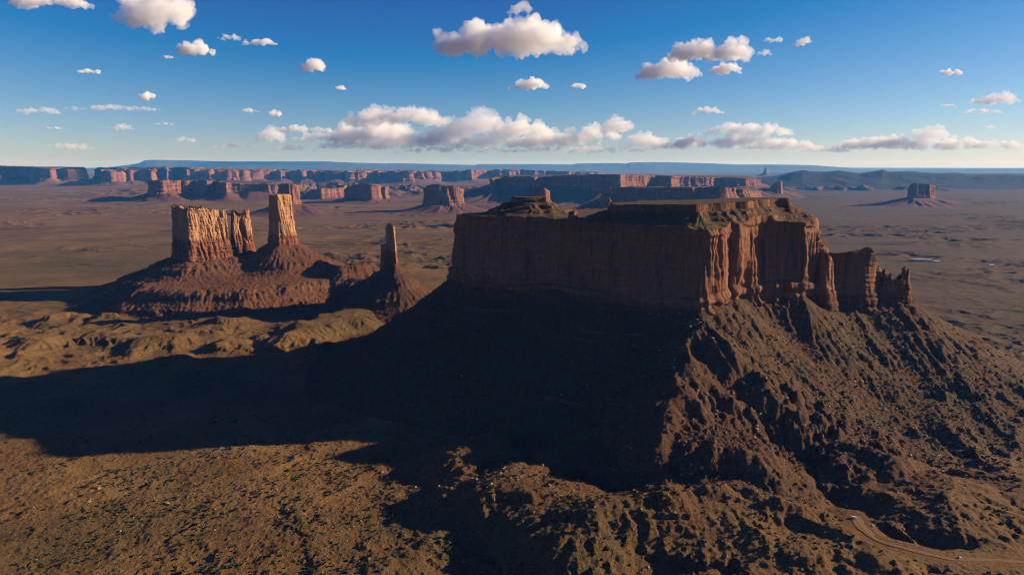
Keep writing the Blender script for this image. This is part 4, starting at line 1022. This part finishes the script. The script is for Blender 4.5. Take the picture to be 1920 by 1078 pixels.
for a in (
    (300, 16, 150, 60, "large purplish-white cloud cut by the top edge, upper left", 1.0), (90, 0, 150, 26, "flat cloud along the top left edge, left of the large purplish-white one", .8),
    (365, 88, 66, 28, "tilted white cloud just below the large purplish-white one", 1.0), (430, 68, 44, 14, "faint wispy cloud, left of a pair at upper left", .35), (485, 76, 70, 16, "faint wispy cloud, right of a pair at upper left", .5),
    (587, 120, 50, 26, "small round white cloud alone in blue sky, left of centre", 1.0), (166, 132, 42, 13, "small flat cloud alone at far left, highest below the top edge clouds", .8), (277, 179, 34, 15, "small peaked cloud alone above the long thin cloud at left", 1.0),
    (637, 164, 26, 10, "tiny white cloud right below the small round one, left of centre", .8), (318, 106, 30, 9, "tiny faint cloud left of the tilted white cloud", .35),
    (955, 62, 270, 66, "largest white cloud, high at the centre top", 1.0), (868, 88, 90, 26, "ragged wisp hanging from the lower left of the largest cloud", .45), (975, 14, 46, 22, "faint puff just above the largest cloud", .4),
    (994, 155, 76, 24, "flat white cloud below the largest cloud", 1.0), (1090, 159, 44, 14, "small cloud right of the flat white cloud below the largest", .7),
    (1250, 126, 112, 44, "oval pink-grey cloud, lower left of the cluster right of centre", 1.0), (1303, 92, 96, 40, "bright puffy cloud, middle of the cluster right of centre", 1.0), (1374, 90, 58, 40, "bright round puff at the right end of the cluster right of centre", 1.0), (1362, 128, 66, 20, "flat white cloud below the round puff of the cluster", .9),
    (1450, 74, 44, 12, "thin wisp right of the cluster, nearer to it", .35), (1505, 77, 38, 16, "small ragged cloud farther right of the cluster", .5), (1434, 98, 28, 12, "tiny wisp close beside the round puff of the cluster", .35),
    (1328, 206, 58, 16, "small white cloud alone, low right of centre", .9), (1782, 135, 44, 13, "small white cloud high at the far right", .9), (1866, 182, 84, 26, "jagged white cloud near the right edge", .9), (1838, 207, 76, 13, "flat white cloud right under the jagged one at the right edge", .8),
    (1778, 197, 28, 9, "tiny cloud left of the jagged one at the right edge", .5), (1856, 238, 26, 8, "tiny cloud just over the right end of the horizon bank", .7),
    (742, 214, 200, 40, "long grey-bellied cloud tapering left, above the horizon bank", 1.0), (895, 226, 104, 52, "tall heaped cloud, highest of the horizon bank at centre", 1.0), (978, 236, 120, 42, "heaped cloud right of the tall one in the central bank", 1.0),
    (690, 246, 160, 44, "broad cloud under the long grey-bellied one", .9), (780, 262, 170, 34, "low cloud between the broad one and the tall heaped one", .8), (1060, 254, 140, 34, "long low cloud toward the right of the central bank", .9),
    (1156, 230, 60, 38, "white puff with a horn, rising from the right of the central bank", 1.0), (1205, 258, 66, 34, "rounded cloud at the right end of the central bank", .9),
    (1400, 240, 170, 28, "long flat-topped cloud in the bank right of centre", .9), (1335, 266, 170, 26, "low left cloud of the bank right of centre", .7), (1470, 270, 150, 24, "low right cloud of the bank right of centre", .7),
    (1744, 246, 54, 36, "grey-faced upright puff above the right horizon bank", 1.0), (1625, 268, 150, 24, "low flat cloud at the left of the right horizon bank", .8), (1740, 270, 110, 24, "low cloud directly under the grey-faced upright puff", .8), (1850, 268, 130, 22, "low flat cloud at the right end of the right horizon bank", .8),
    (665, 268, 150, 24, "low cloud at the left foot of the central bank", .6), (725, 240, 110, 40, "bright heaped cloud just under the long grey-bellied one", 1.0), (840, 250, 110, 40, "bright heaped cloud directly left of the tall one's foot", 1.0),
    (925, 262, 150, 30, "low cloud at the foot of the tall heaped one", .8), (1010, 262, 120, 28, "low cloud at the right foot of the tall heaped one", .8), (1120, 246, 90, 30, "small heap left of the white puff with a horn", .9), (1250, 268, 80, 26, "rounded low cloud between the two right banks", .8),
    (1295, 262, 60, 24, "small low cloud left of the bank right of centre", .7), (1140, 278, 160, 18, "low streak under the white puff with a horn", .6), (1410, 258, 150, 26, "middle cloud of the bank right of centre", .9), (1540, 280, 120, 14, "faint low streak between the two right banks", .5), (1680, 262, 90, 26, "low cloud left of the grey-faced upright puff", .8), (1795, 262, 90, 24, "low cloud right of the grey-faced upright puff", .8),
    (508, 248, 48, 32, "small heaped cloud, first at the left of the central bank", .8), (572, 240, 110, 18, "thin pale cloud left of the broad one in the central bank", .7), (590, 256, 90, 20, "low pale cloud under the thin one left of the broad cloud", .7),
    (70, 206, 90, 16, "thin ragged cloud low at the far left", .5), (205, 201, 190, 14, "long thin streak of cloud low at left", .35), (465, 206, 38, 10, "tiny cloud, left of two above the heaped one", .6), (515, 211, 32, 14, "small cloud, right of two above the heaped one", .7),
    (230, 237, 54, 14, "pale small cloud under the long thin streak", .4), (97, 239, 42, 8, "faint flat cloudlet low at the far left", .4), (130, 272, 84, 16, "faint lowest cloud at the far left", .3), (345, 261, 50, 12, "faint cloudlet low at left, left of the central bank", .4), (305, 231, 44, 8, "faint flat cloudlet right of the pale small one", .4),
    (440, 272, 90, 13, "faint low streak left of the heaped cloud's foot", .4), (545, 276, 90, 14, "faint low streak under the heaped cloud", .5), (860, 279, 240, 16, "pale long streak lowest in the central bank", .5), (1040, 280, 200, 14, "pale streak lowest at the right of the central bank", .4),
):
    cloud(*a[:5], group=None, thick=a[5])
print("clouds", round(time.time() - T0, 1))
#@@DETAILS-END

# ------------------------------------------------------------------ haze
hm = bpy.data.materials.new("valley_haze"); hm.use_nodes = True; hm.node_tree.nodes.clear()
ho = hm.node_tree.nodes.new("ShaderNodeOutputMaterial"); pv = hm.node_tree.nodes.new("ShaderNodeVolumePrincipled")
pv.inputs["Color"].default_value = (.075, .38, 1, 1); pv.inputs["Density"].default_value = 1 / 54000; pv.inputs["Anisotropy"].default_value = .1
pv.inputs["Absorption Color"].default_value = (1, 1, 1, 1)
hm.node_tree.links.new(pv.outputs[0], ho.inputs["Volume"])
def box_mesh(name, x0, x1, y0, y1, z0, z1, m):
    v = [(x, y, z) for z in (z0, z1) for y in (y0, y1) for x in (x0, x1)]
    return link_mesh(name, v, [(0, 2, 3, 1), (4, 5, 7, 6), (0, 1, 5, 4), (1, 3, 7, 5), (3, 2, 6, 7), (2, 0, 4, 6)], m, smooth=False)
hz = box_mesh("haze", -90000, 90000, -90000, 90000, float(SZ.min()) - 2, 760, hm); hz["kind"] = "stuff"
print("done", round(time.time() - T0, 1))
